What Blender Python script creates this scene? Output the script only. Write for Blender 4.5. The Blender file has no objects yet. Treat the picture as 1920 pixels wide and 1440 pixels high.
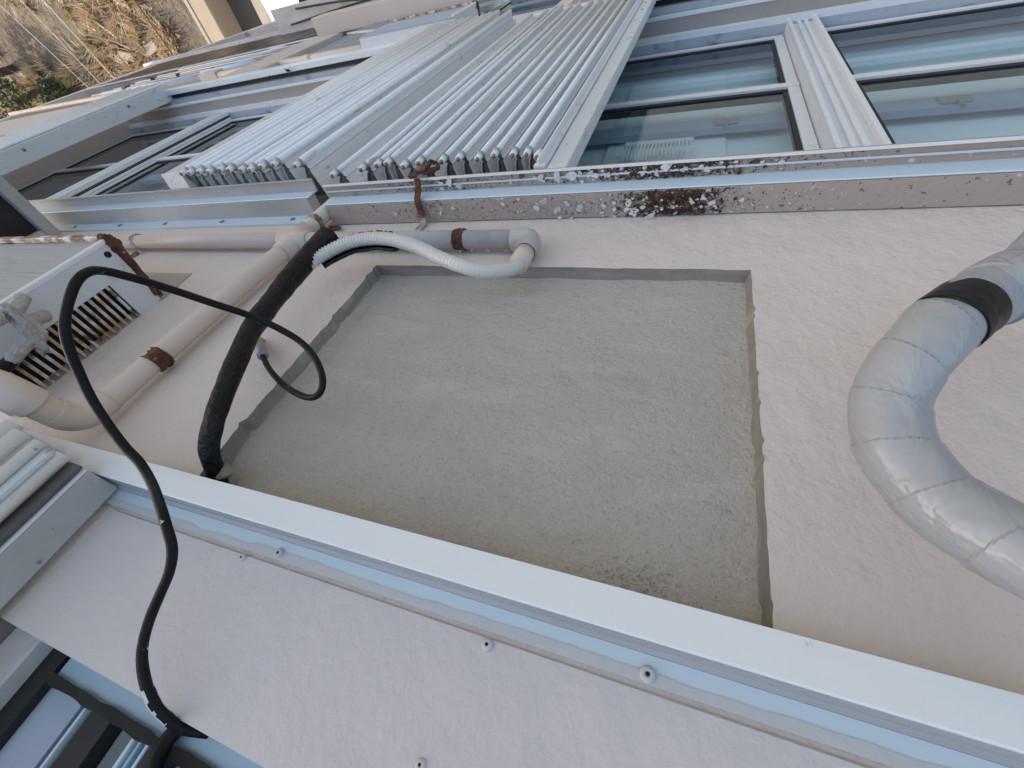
import bpy, bmesh, math, random
from mathutils import Vector, Matrix, noise

random.seed(11)
SCR1 = [(0.267, -0.688), (0.27, -0.642), (0.23, -0.609), (0.187, -0.604)]
SCR2 = [(0.5, -0.642), (0.357, -0.653)]
SCR3 = [(0.475, -0.615), (0.35, -0.613), (0.275, -0.624)]
SCR4 = [(0.665, -0.648), (0.668, -0.55), (0.665, -0.43)]
SCR5 = [(0.585, -0.448), (0.577, -0.464), (0.588, -0.507)]
SCR6 = [(-0.08, -0.60), (-0.06, -0.565), (-0.085, -0.548), (-0.115, -0.545)]
SCR7 = [(0.0, -0.39), (-0.06, -0.385)]
SCR8 = [(0.41, -0.335), (0.36, -0.348)]
SC = bpy.context.scene
COL = SC.collection

# ------------------------------------------------------------------ camera
# World: X to the right along the facade, Y into the building, Z up. Wall face is Y = 0.
# The photographer leans out and holds the phone upside down, looking down along the wall.
cam_d = bpy.data.cameras.new('camera')
cam = bpy.data.objects.new('camera', cam_d)
COL.objects.link(cam)
cam_d.sensor_fit = 'HORIZONTAL'
cam_d.sensor_width = 36.0
cam_d.lens = 788.777 / 1920 * 36.0
cam_d.clip_start = 0.02
cam_d.clip_end = 6000
RX = Vector((-0.93383227, 0.19099784, -0.30245184))
RY = Vector((-0.10642558, 0.65888442, 0.74467773))
RZ = Vector((0.34151264, 0.72759271, -0.59496048))
m3 = Matrix((RX, -RY, -RZ)).transposed()
cam.matrix_world = Matrix.Translation((0, -0.5, 0)) @ m3.to_4x4()
SC.camera = cam

# ------------------------------------------------------------------ sky and sun
SUN = Vector((0.78, 0.10, 0.62)).normalized()
world = bpy.data.worlds.new('World')
SC.world = world
world.use_nodes = True
nt = world.node_tree
sky = nt.nodes.new('ShaderNodeTexSky')
sky.sky_type = 'NISHITA'
sky.sun_disc = False
sky.sun_elevation = math.asin(SUN.z)
sky.sun_rotation = math.atan2(SUN.x, SUN.y)
sky.altitude = 50
sky.air_density = 1.0
sky.dust_density = 3.0
sky.ozone_density = 1.2
nt.links.new(sky.outputs[0], nt.nodes['Background'].inputs[0])
nt.nodes['Background'].inputs[1].default_value = 0.15
sun_d = bpy.data.lights.new('sun', 'SUN')
sun_d.energy = 2.2
sun_d.angle = math.radians(0.5)
sun_d.color = (1.0, 0.93, 0.82)
sun = bpy.data.objects.new('sun', sun_d)
COL.objects.link(sun)
sun.rotation_euler = SUN.to_track_quat('Z', 'Y').to_euler()

vs = SC.view_settings
vs.view_transform = 'Standard'
vs.look = 'None'
vs.gamma = 1.0
vs.exposure = 1.26
vs.use_white_balance = True
vs.white_balance_temperature = 7200
vs.white_balance_tint = 10
SC.cycles.use_denoising = True
SC.cycles.max_bounces = 5
SC.cycles.transparent_max_bounces = 8


# ------------------------------------------------------------------ materials
def mat(name, col, rough=0.5, metal=0.0, mixes=(), bumps=(), spec=0.5, stripes=None):
    m = bpy.data.materials.new(name)
    m.use_nodes = True
    t = m.node_tree
    L = t.links.new
    b = t.nodes['Principled BSDF']
    b.inputs['Roughness'].default_value = rough
    b.inputs['Metallic'].default_value = metal
    b.inputs['Specular IOR Level'].default_value = spec
    tc = t.nodes.new('ShaderNodeTexCoord')
    rgb = t.nodes.new('ShaderNodeRGB')
    rgb.outputs[0].default_value = (*col, 1)
    cur = rgb.outputs[0]

    def tex(scale, detail=4, st=(1, 1, 1), off=0.0, rot=(0, 0, 0), dist=0.0):
        mp = t.nodes.new('ShaderNodeMapping')
        mp.inputs['Scale'].default_value = st
        mp.inputs['Location'].default_value = (off, off * 1.7, off * .6)
        mp.inputs['Rotation'].default_value = rot
        L(tc.outputs['Object'], mp.inputs['Vector'])
        n = t.nodes.new('ShaderNodeTexNoise')
        n.inputs['Scale'].default_value = scale
        n.inputs['Detail'].default_value = detail
        n.inputs['Roughness'].default_value = 0.6
        n.inputs['Distortion'].default_value = dist
        L(mp.outputs[0], n.inputs['Vector'])
        return n.outputs['Fac']
    for i, mx in enumerate(mixes):
        scale, lo, hi, c2, amt = mx[:5]
        st = mx[5] if len(mx) > 5 else (1, 1, 1)
        det = mx[6] if len(mx) > 6 else 5
        f = tex(scale, det, st, off=3.1 * i + len(name), dist=mx[7] if len(mx) > 7 else 0.0)
        r = t.nodes.new('ShaderNodeMapRange')
        r.inputs['From Min'].default_value = lo
        r.inputs['From Max'].default_value = hi
        r.inputs['To Max'].default_value = amt
        L(f, r.inputs['Value'])
        x = t.nodes.new('ShaderNodeMix')
        x.data_type = 'RGBA'
        L(r.outputs[0], x.inputs['Factor'])
        L(cur, x.inputs['A'])
        x.inputs['B'].default_value = (*c2, 1)
        cur = x.outputs['Result']
    L(cur, b.inputs['Base Color'])
    prev = None
    for i, bp in enumerate(bumps):
        scale, dist = bp[:2]
        st = bp[2] if len(bp) > 2 else (1, 1, 1)
        det = bp[3] if len(bp) > 3 else 3
        f = tex(scale, det, st, off=7.7 * i + 1, dist=bp[4] if len(bp) > 4 else 0.0)
        n = t.nodes.new('ShaderNodeBump')
        n.inputs['Strength'].default_value = 1.0
        n.inputs['Distance'].default_value = dist
        L(f, n.inputs['Height'])
        if prev:
            L(prev, n.inputs['Normal'])
        prev = n.outputs[0]
    if prev:
        L(prev, b.inputs['Normal'])
    return m


def glass_mat(name, tint, rough=0.015):
    m = bpy.data.materials.new(name)
    m.use_nodes = True
    t = m.node_tree
    L = t.links.new
    t.nodes.remove(t.nodes['Principled BSDF'])
    out = t.nodes['Material Output']
    tr = t.nodes.new('ShaderNodeBsdfTransparent')
    tr.inputs[0].default_value = (*tint, 1)
    gl = t.nodes.new('ShaderNodeBsdfGlossy')
    gl.inputs['Roughness'].default_value = rough
    gl.inputs[0].default_value = (.93, .97, 1, 1)
    fr = t.nodes.new('ShaderNodeFresnel')
    fr.inputs['IOR'].default_value = 1.5
    mx = t.nodes.new('ShaderNodeMixShader')
    ge = t.nodes.new('ShaderNodeNewGeometry')
    mu = t.nodes.new('ShaderNodeMath')
    mu.operation = 'SUBTRACT'
    mu.use_clamp = True
    L(fr.outputs[0], mu.inputs[0])
    L(ge.outputs['Backfacing'], mu.inputs[1])
    L(mu.outputs[0], mx.inputs[0])
    L(tr.outputs[0], mx.inputs[1])
    L(gl.outputs[0], mx.inputs[2])
    L(mx.outputs[0], out.inputs[0])
    return m


CREAM = (0.685, 0.595, 0.545)
M = {}
M['wall'] = mat('cream_wall_paint', CREAM, 0.6, mixes=[
    (1.8, .35, .75, (.60, .53, .48), .6), (9, .45, .8, (.68, .62, .57), .5), (1.1, .55, .8, (.68, .56, .46), .35),
    (160, .67, .72, (.42, .37, .33), .35), (2.2, .58, .76, (.58, .46, .36), .4, (2.2, 1, .5)), (45, .72, .745, (.33, .29, .26), .5)],
    bumps=[(115, .0017, (1, 1, 1), 1), (300, .0006, (1, 1, 1), 2), (16, .006, (1, 1, 1), 2)])
M['wall_smooth'] = mat('cream_upper_paint', (0.575, 0.545, 0.55), 0.5, mixes=[
    (2.5, .35, .75, (.56, .52, .49), .6), (14, .5, .85, (.67, .62, .58), .5), (210, .68, .73, (.40, .36, .33), .4)],
    bumps=[(110, .0007, (1, 1, 1), 1), (320, .0004, (1, 1, 1), 2), (9, .004, (1, 1, 1), 3)])
M['cement'] = mat('cement_render', (.470, .426, .372), 0.85, mixes=[
    (1.3, .42, .66, (.41, .38, .34), .8), (3.0, .45, .72, (.49, .465, .43), .5, (1, 1, 1.6), 7, 1.4),
    (2.8, .56, .72, (.57, .55, .515), .50, (.5, 1, 2.2), 7, 2.0),
    (120, .56, .70, (.52, .49, .455), .45), (220, .57, .67, (.27, .245, .215), .5), (5, .58, .72, (.37, .34, .295), .5, (.8, 1, 1.6), 7, 1.4)],
    bumps=[(6, .008, (1, 1, 1.8), 6, .8), (120, .0042, (.8, 1, 1), 3), (420, .0018, (1, 1, 1), 2), (22, .0024, (.9, 1, 1.6), 4, .6)])
M['cement_pale'] = mat('cement_laitance', (.50, .49, .465), 0.85, mixes=[(60, .45, .6, (.42, .405, .375), .9)])
M['wall_shade'] = mat('dark_stained_plaster', (.17, .15, .14), .85, mixes=[(7, .4, .7, (.10, .09, .085), .7), (3, .5, .7, (.30, .27, .25), .6)])  # shade behind the upper shutter stack is put into this wall colour
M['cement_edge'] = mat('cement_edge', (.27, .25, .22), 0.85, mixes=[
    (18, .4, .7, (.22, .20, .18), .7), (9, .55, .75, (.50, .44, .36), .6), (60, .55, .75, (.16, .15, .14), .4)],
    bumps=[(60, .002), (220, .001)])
M['shutter'] = mat('shutter_white_paint', (.64, .66, .665), 0.38, mixes=[
    (3, .4, .8, (.57, .585, .59), .5, (1, 1, .3)), (26, .66, .70, (.33, .27, .21), .55, (1, 1, .5), 2),
    (75, .70, .73, (.2, .17, .15), .7, (1, 1, .4), 2)], bumps=[(12, .0015, (1, 1, .2))])  # blades greyer than the tubes: shade of the grooves put into the colour
M['tube'] = mat('hinge_tube_paint', (.80, .815, .82), 0.35, mixes=[
    (20, .62, .70, (.46, .37, .28), .6, (1, 1, .3)), (90, .66, .7, (.22, .18, .15), .7)])
M['shutter_dark'] = mat('shutter_edge_dirt', (.085, .08, .078), 0.7, mixes=[(20, .4, .7, (.16, .145, .13), .6)])  # dark tone standing in for shade between blades; one lead post shares it
M['pin'] = mat('white_nylon', (.80, .81, .80), 0.35)
M['pin_tip'] = mat('dull_steel_tip', (.22, .19, .18), 0.5, .3, mixes=[(60, .5, .7, (.2, .1, .06), .5)])
M['track'] = mat('white_track_paint', (.75, .80, .82), 0.33, mixes=[
    (1.3, .45, .75, (.76, .70, .62), .6, (.5, 1, 1)), (40, .69, .74, (.35, .30, .26), .5), (7, .58, .72, (.62, .63, .63), .5, (.3, 1, 2)), (14, .68, .71, (.45, .41, .37), .6, (.6, 1, 1))], bumps=[(6, .001)])
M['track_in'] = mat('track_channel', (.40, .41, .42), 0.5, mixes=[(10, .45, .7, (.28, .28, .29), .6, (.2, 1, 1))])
M['flange'] = mat('pale_blue_enamel', (.54, .645, .725), 0.35, mixes=[
    (4, .5, .8, (.56, .69, .78), .6, (.4, 1, 1)), (50, .70, .74, (.25, .22, .2), .5)])  # white paint with the blue of the skylight mixed in; pale pipes share it
M['lap'] = mat('wall_paint_overlap', (0.50, 0.50, 0.52), 0.5, mixes=[(12, .4, .8, (.57, .55, .54), .6)], bumps=[(70, .001)])
M['ledge'] = mat('dirty_ledge', (.39, .325, .275), 0.7, mixes=[
    (6, .4, .75, (.36, .33, .32), .7), (70, .665, .69, (.07, .055, .045), .75, (1, 1, 1), 3),
    (60, .68, .70, (.05, .035, .025), .8, (1, 1, 1), 3), (45, .68, .71, (.60, .63, .66), .7, (1, 1, 1), 2)], bumps=[(80, .002)])
M['ledge_pale'] = mat('grimy_pale_ledge', (.50, .495, .485), 0.6, mixes=[
    (5, .4, .75, (.33, .30, .27), .8, (.4, 1, 1)), (50, .66, .70, (.10, .09, .08), .7), (13, .68, .72, (.15, .12, .1), .7)],
    bumps=[(60, .0015)])
M['pvc'] = mat('cream_pvc_pipe', (.66, .555, .475), 0.42, mixes=[
    (5, .4, .75, (.58, .50, .43), .6), (2.4, .56, .72, (.66, .42, .22), .6), (70, .66, .72, (.35, .3, .27), .4)], bumps=[(30, .0008)])
M['pvc_dirty'] = mat('dusty_pvc_pipe', (.46, .44, .42), 0.55, mixes=[
    (9, .38, .7, (.30, .29, .28), .8), (40, .55, .7, (.56, .52, .47), .5)], bumps=[(90, .001)])
M['rust'] = mat('flaking_rust', (.12, .048, .022), 0.85, mixes=[
    (25, .4, .65, (.045, .02, .012), .9), (45, .55, .7, (.30, .13, .05), .8), (80, .63, .68, (.5, .4, .3), .5)],
    bumps=[(70, .006), (200, .003)])
M['rust_paint'] = mat('rusty_painted_steel', (.60, .58, .55), 0.55, mixes=[
    (16, .42, .55, (.30, .15, .06), .9), (30, .50, .6, (.10, .045, .02), .85)], bumps=[(50, .003)])
M['rubber'] = mat('black_rubber', (.006, .0062, .007), 0.5, spec=.22, mixes=[
    (14, .60, .78, (.08, .088, .095), .4, (1, 1, .6)), (110, .70, .72, (.55, .55, .53), .8), (11, .715, .735, (.55, .55, .53), .9)], bumps=[(90, .0006)])
M['foam'] = mat('black_pipe_foam', (.006, .0066, .008), 0.42, spec=.28, mixes=[
    (22, .58, .80, (.04, .046, .053), .5), (70, .62, .7, (.006, .006, .007), .6)], bumps=[(26, .010, (1, 1, 1), 4, .8), (90, .004), (200, .0015)])
M['tape'] = mat('silver_grey_tape', (.335, .35, .36), 0.28, mixes=[
    (6, .4, .75, (.30, .32, .335), .6)], bumps=[(14, .006, (1, 1, .5), 3, 1.6), (60, .0008, (1, 1, .4), 2)])
M['tape_black'] = mat('black_vinyl_tape', (.006, .006, .0065), 0.36, spec=.25, mixes=[(30, .55, .85, (.03, .03, .032), .5)], bumps=[(30, .003)])
M['flex'] = mat('white_corrugated_hose', (.64, .62, .565), 0.38, mixes=[(12, .45, .75, (.60, .58, .53), .5), (90, .68, .72, (.3, .27, .24), .5)])
M['frame'] = mat('white_window_frame', (.77, .78, .78), 0.4, mixes=[
    (5, .45, .75, (.68, .69, .69), .6, (1, 1, .3)), (35, .64, .7, (.42, .36, .31), .55)])
M['gasket'] = mat('black_gasket', (.010, .010, .012), 0.6)
M['sill'] = mat('dusty_sill', (.36, .315, .285), 0.6, mixes=[(4, .4, .7, (.38, .35, .34), .6, (.3, 1, 1)), (30, .66, .7, (.1, .1, .12), .6)])
M['sill_blue'] = mat('grimy_blue_frame', (.42, .46, .50), 0.45, mixes=[
    (16, .55, .68, (.10, .13, .19), .75, (.6, 1, 1)), (5, .4, .7, (.34, .41, .48), .5)])
M['sill_rail'] = mat('blue_grey_rail', (.30, .42, .54), .4, mixes=[(6, .4, .7, (.26, .37, .47), .7, (.5, 1, 1))])
M['glass'] = glass_mat('window_glass', (.84, .905, .92))
M['blind'] = mat('pale_room_blind', (.82, .86, .88), 0.8, mixes=[(3, .4, .7, (.76, .82, .85), .6)])
M['curtain'] = mat('white_curtain', (.9, .92, .93), 0.8)
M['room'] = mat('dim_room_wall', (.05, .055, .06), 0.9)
M['concrete'] = mat('weathered_concrete', (.40, .39, .37), 0.85, mixes=[
    (5, .4, .7, (.31, .30, .28), .7), (35, .55, .75, (.22, .21, .20), .5)], bumps=[(60, .004)])
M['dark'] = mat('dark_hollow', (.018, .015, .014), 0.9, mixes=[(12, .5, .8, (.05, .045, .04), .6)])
M['ac_white'] = mat('ac_case_white', (.60, .62, .63), 0.45, mixes=[
    (4, .4, .75, (.54, .56, .57), .5), (9, .66, .74, (.45, .25, .11), .6)], bumps=[(9, .001)])
M['ac_front'] = mat('ac_grey_front', (.36, .37, .375), 0.7, mixes=[
    (5, .4, .7, (.43, .43, .42), .7, (.4, 1, 6), 6, 1.0), (14, .5, .7, (.29, .29, .29), .6, (.3, 1, 5))],
    bumps=[(16, .004, (.3, 1, 6), 5, 1.0)])
M['ac_slat'] = mat('ac_rusty_slat', (.58, .58, .57), 0.55, mixes=[
    (14, .46, .58, (.42, .22, .08), .85), (22, .52, .60, (.06, .03, .015), .9)], bumps=[(60, .002)])
M['mortar'] = mat('plaster_crust', (.46, .44, .41), 0.9, mixes=[(40, .45, .7, (.32, .30, .28), .7)], bumps=[(50, .012), (140, .005)])
M['flake'] = mat('paint_flake', (.58, .585, .58), 0.7, mixes=[(30, .5, .7, (.46, .43, .39), .7)])
M['flake_dark'] = mat('rust_crumb', (.045, .028, .018), 0.9, mixes=[(60, .5, .62, (.20, .10, .045), .8), (90, .60, .66, (.42, .36, .30), .8)])
M['steel'] = mat('dull_zinc', (.35, .36, .36), 0.5, .4, mixes=[(40, .5, .7, (.22, .21, .2), .6)])
M['tile'] = mat('dark_brown_tile', (.030, .020, .019), 0.35, mixes=[(3, .4, .7, (.05, .033, .03), .7), (14, .6, .7, (.18, .19, .2), .4)])
M['bluewall'] = mat('blue_grey_metal', (.36, .43, .52), 0.45, mixes=[(3, .4, .7, (.30, .36, .44), .7)])
M['greyshutter'] = mat('grey_ribbed_metal', (.22, .26, .29), 0.5)
M['beige'] = mat('beige_plaster', (.56, .49, .43), 0.7, mixes=[(4, .4, .7, (.50, .44, .39), .6)])
M['ground'] = mat('dry_earth', (.125, .10, .08), 0.95, mixes=[
    (.45, .46, .66, (.17, .135, .09), .9), (1.6, .48, .66, (.095, .08, .066), .85), (.9, .60, .72, (.13, .15, .055), .7), (7, .55, .75, (.2, .165, .12), .5)],
    bumps=[(3, .2), (14, .06)])
M['asphalt'] = mat('asphalt', (.055, .054, .052), 0.9, mixes=[(1.2, .4, .7, (.075, .07, .065), .7), (.8, .6, .7, (.12, .10, .05), .5)])
M['pave'] = mat('pale_concrete_paving', (.27, .245, .215), 0.9, mixes=[(1.2, .4, .7, (.22, .2, .18), .7)])
M['barrier'] = mat('concrete_barrier', (.26, .215, .165), 0.9, mixes=[(2, .4, .7, (.22, .18, .14), .7)])
M['drygrass'] = mat('dry_grass', (.54, .42, .27), 0.9, mixes=[(.3, .57, .66, (.30, .31, .09), .75), (1.1, .45, .7, (.62, .52, .37), .7)])
M['leaf'] = mat('dark_leaf', (.035, .055, .018), 0.7, mixes=[(1.5, .45, .7, (.07, .09, .03), .8)])
M['bark'] = mat('bark', (.06, .045, .035), 0.9)
M['cable'] = mat('cable', (.5, .5, .48), 0.6)
M['cable_dark'] = mat('dark_cable', (.02, .02, .02), 0.6)
M['car'] = mat('white_car_paint', (.75, .75, .75), 0.25)
M['carglass'] = mat('car_glass', (.02, .035, .06), 0.08)


# ------------------------------------------------------------------ helpers
def prop(o, label=None, cat=None, group=None, kind=None):
    if label:
        o['label'] = label
    if cat:
        o['category'] = cat
    if group:
        o['group'] = group
    if kind:
        o['kind'] = kind
    return o


def empty(name, loc=(0, 0, 0)):
    o = bpy.data.objects.new(name, None)
    o.empty_display_size = 0.05
    COL.objects.link(o)
    o.location = loc
    return o


def link(name, me, material, parent=None, smooth=False):
    if material:
        me.materials.clear()
        me.materials.append(material)
    if smooth:
        for p in me.polygons:
            p.use_smooth = True
    o = bpy.data.objects.new(name, me)
    COL.objects.link(o)
    if parent:
        o.parent = parent
        o.matrix_parent_inverse = Matrix.Translation(-parent.location)
    return o


def mesh_of(bm, name='mesh'):
    bmesh.ops.recalc_face_normals(bm, faces=bm.faces[:])
    me = bpy.data.meshes.new(name)
    bm.to_mesh(me)
    bm.free()
    return me


def box_bm(x0, x1, y0, y1, z0, z1, bevel=0.0, seg=1):
    bm = bmesh.new()
    bmesh.ops.create_cube(bm, size=1)
    for v in bm.verts:
        v.co = Vector((x0 + (v.co.x + .5) * (x1 - x0), y0 + (v.co.y + .5) * (y1 - y0), z0 + (v.co.z + .5) * (z1 - z0)))
    if bevel > 0:
        bmesh.ops.bevel(bm, geom=bm.edges[:], offset=bevel, segments=seg, affect='EDGES', profile=.6)
    return bm


def box(name, x0, x1, y0, y1, z0, z1, material, parent=None, bevel=0.0, seg=1):
    return link(name, mesh_of(box_bm(x0, x1, y0, y1, z0, z1, bevel, seg), name), material, parent)


def catmull(P, n):
    P = [Vector(p) for p in P]
    out = []
    for i in range(len(P) - 1):
        p0 = P[i - 1] if i else P[0] * 2 - P[1]
        p1, p2 = P[i], P[i + 1]
        p3 = P[i + 2] if i + 2 < len(P) else P[-1] * 2 - P[-2]
        for k in range(n):
            t = k / n
            out.append(.5 * ((2 * p1) + (p2 - p0) * t + (2 * p0 - 5 * p1 + 4 * p2 - p3) * t * t + (3 * p1 - p0 - 3 * p2 + p3) * t ** 3))
    out.append(P[-1])
    return out


def resample(P, step):
    out = [P[0].copy()]
    acc = 0.0
    for a, b in zip(P, P[1:]):
        L = (b - a).length
        if L == 0:
            continue
        d = step - acc
        while d <= L:
            out.append(a.lerp(b, d / L))
            d += step
        acc = L - (d - step)
    if (out[-1] - P[-1]).length > step * .3:
        out.append(P[-1].copy())
    return out


def sweep_bm(path, rad, seg=16, caps=True, keep=None, up=(0, 0, 1)):
    """path list of Vectors; rad(i, s, ang) gives radius; keep(i, k) may drop faces."""
    bm = bmesh.new()
    rings = []
    s = 0.0
    T = []
    for i in range(len(path)):
        a = path[max(i - 1, 0)]
        b = path[min(i + 1, len(path) - 1)]
        T.append((b - a).normalized())
    u = Vector(up)
    u = (u - T[0] * u.dot(T[0]))
    if u.length < 1e-3:
        u = Vector((1, 0, 0)) - T[0] * T[0].x
    u.normalize()
    for i, p in enumerate(path):
        if i:
            s += (p - path[i - 1]).length
            u = (u - T[i] * u.dot(T[i])).normalized()
        v = T[i].cross(u)
        ring = []
        for k in range(seg):
            a = 2 * math.pi * k / seg
            r = rad(i, s, a)
            ring.append(bm.verts.new(p + (u * math.cos(a) + v * math.sin(a)) * r))
        rings.append(ring)
    for i in range(len(rings) - 1):
        for k in range(seg):
            if keep and not keep(i, k):
                continue
            bm.faces.new((rings[i][k], rings[i][(k + 1) % seg], rings[i + 1][(k + 1) % seg], rings[i + 1][k]))
    if caps:
        bm.faces.new(rings[0])
        bm.faces.new(rings[-1])
    return bm


def tube(name, path, r, material, parent=None, seg=16, step=None, caps=True, smoothpath=8):
    P = catmull(path, smoothpath) if smoothpath else [Vector(p) for p in path]
    if step:
        P = resample(P, step)
    f = r if callable(r) else (lambda i, s, a: r)
    return link(name, mesh_of(sweep_bm(P, f, seg, caps), name), material, parent, smooth=True)


def cyl(name, a, b, r, material, parent=None, seg=16):
    return tube(name, [a, b], r, material, parent, seg, smoothpath=0)


def prism(name, prof, x0, x1, material, parent=None):
    """closed (y, z) profile extruded along X"""
    bm = bmesh.new()
    A = [bm.verts.new((x0, y, z)) for y, z in prof]
    B = [bm.verts.new((x1, y, z)) for y, z in prof]
    n = len(prof)
    for i in range(n):
        bm.faces.new((A[i], A[(i + 1) % n], B[(i + 1) % n], B[i]))
    bm.faces.new(A)
    bm.faces.new(B)
    return link(name, mesh_of(bm, name), material, parent)


def rnd(a, b):
    return random.uniform(a, b)


# ================================================================== GROUND
PITCH = 3.1
GZ = -15.0
bm = bmesh.new()
bmesh.ops.create_grid(bm, x_segments=2, y_segments=2, size=2500)
g = link('ground', mesh_of(bm, 'ground'), M['ground'])
g.location = (0, 0, GZ)
prop(g, 'dry brown earth far below the building', kind='structure')

fc = box('forecourt', -60, 9.7, -60, 2, GZ, GZ + .05, mat('pale_forecourt', (.20, .20, .20), .9, mixes=[(.3, .4, .7, (.16, .165, .17), .8), (2, .5, .7, (.23, .225, .22), .5)]))
prop(fc, kind='structure')

# ================================================================== BUILDING
XE = 9.55          # far corner of the facade
XW = -2.6
bld = empty('apartment_building', (0, 0.3, GZ))
prop(bld, 'cream painted apartment block with a square grey cement patch in its wall', 'building')

# main spandrel wall with the recessed patch
HX0, HX1, HZ0, HZ1 = -0.122, 0.700, -0.737, -0.100


def jag(a, b, n, amp, seed, chip=0.0):
    out = []
    a = Vector(a)
    b = Vector(b)
    d = (b - a).normalized()
    nn = Vector((-d.z, 0, d.x))
    for i in range(n + 1):
        t = i / n
        p = a.lerp(b, t)
        if 0 < i < n:
            w = noise.noise(Vector((t * n * .22, seed, 0))) * amp + rnd(-.35, .35) * amp
            if chip and random.random() < .10:
                w += rnd(0, chip)
            p = p + nn * w
        out.append(p)
    return out


# hole outline, anticlockwise seen from outside (x right is image left)
eB = jag((HX0, 0, HZ0), (HX1, 0, HZ0), 60, .0022, 1.3)
eL = jag((HX1, 0, HZ0), (HX1 - .004, 0, HZ1), 60, .0035, 7.9, -.008)
eT = jag((HX1 - .004, 0, HZ1), (HX0, 0, HZ1), 10, .001, 2.2)
eR = jag((HX0, 0, HZ1), (HX0, 0, HZ0), 70, .0014, 5.1, -.004)
loop = eB[:-1] + eL[:-1] + eT[:-1] + eR[:-1]
N = len(loop)
ZB, ZT = -0.985, 0.108
bm = bmesh.new()


def quad(*pts):
    bm.faces.new([bm.verts.new(p) for p in pts])


for a, b in zip(eB, eB[1:]):
    quad(a, b, (b.x, 0, ZB), (a.x, 0, ZB))
for a, b in zip(eT, eT[1:]):
    quad(a, b, (b.x, 0, ZT), (a.x, 0, ZT))
for a, b in zip(eL, eL[1:]):
    quad(a, b, (XE, 0, b.z), (XE, 0, a.z))
for a, b in zip(eR, eR[1:]):
    quad(a, b, (XW, 0, b.z), (XW, 0, a.z))
for xa, xo in ((eB[0], XW), (eB[-1], XE)):
    quad(xa, (xo, 0, xa.z), (xo, 0, ZB), (xa.x, 0, ZB))
for xa, xo in ((eT[-1], XW), (eT[0], XE)):
    quad(xa, (xo, 0, xa.z), (xo, 0, ZT), (xa.x, 0, ZT))
quad((XW, 0, ZB), (XE, 0, ZB), (XE, .22, ZB), (XW, .22, ZB))
quad((XW, 0, ZT), (XE, 0, ZT), (XE, .22, ZT), (XW, .22, ZT))
quad((XW, .22, ZB), (XE, .22, ZB), (XE, .22, ZT), (XW, .22, ZT))
bmesh.ops.remove_doubles(bm, verts=bm.verts[:], dist=1e-6)
link('wall', mesh_of(bm, 'wall'), M['wall'], bld)

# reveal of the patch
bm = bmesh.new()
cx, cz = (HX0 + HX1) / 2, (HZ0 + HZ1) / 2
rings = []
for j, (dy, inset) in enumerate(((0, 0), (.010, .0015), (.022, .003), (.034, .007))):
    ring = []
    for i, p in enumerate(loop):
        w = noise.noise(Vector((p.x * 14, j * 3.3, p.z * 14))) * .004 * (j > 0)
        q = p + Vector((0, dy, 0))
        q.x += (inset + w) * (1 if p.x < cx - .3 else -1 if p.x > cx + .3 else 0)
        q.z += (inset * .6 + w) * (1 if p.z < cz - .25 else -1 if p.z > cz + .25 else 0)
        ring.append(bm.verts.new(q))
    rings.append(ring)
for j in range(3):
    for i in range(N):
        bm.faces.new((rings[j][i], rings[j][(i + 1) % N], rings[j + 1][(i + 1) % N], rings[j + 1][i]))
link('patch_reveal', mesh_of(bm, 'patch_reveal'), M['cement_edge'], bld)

# cement face, gently trowelled
bm = bmesh.new()
nx, nz = 90, 72
grid = []
for j in range(nz + 1):
    row = []
    for i in range(nx + 1):
        x = HX0 - .01 + (HX1 - HX0 + .02) * i / nx
        z = HZ0 - .01 + (HZ1 - HZ0 + .02) * j / nz
        h = noise.noise(Vector((x * 3, z * 5, 1))) * .004 + noise.noise(Vector((x * 11, z * 20, 4))) * .0016
        edge = min(i, nx - i, j, nz - j) / 4
        h -= .006 * max(0, 1 - edge)
        top = max(0, (z + .30) / .2)
        h += abs(noise.noise(Vector((x * 9, z * 14, 9)))) * .010 * min(top, 1)
        row.append(bm.verts.new((x, .030 + h, z)))
    grid.append(row)
for j in range(nz):
    for i in range(nx):
        bm.faces.new((grid[j][i], grid[j][i + 1], grid[j + 1][i + 1], grid[j + 1][i]))
link('cement_patch', mesh_of(bm, 'cement_patch'), M['cement'], bld, smooth=True)['label'] = 'rough grey cement filling a square recess in the wall'



def cement_y(x, z):
    h = noise.noise(Vector((x * 3, z * 5, 1))) * .004 + noise.noise(Vector((x * 11, z * 20, 4))) * .0016
    h += abs(noise.noise(Vector((x * 9, z * 14, 9)))) * .010 * min(max(0, (z + .30) / .2), 1)
    return .030 + h


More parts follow.
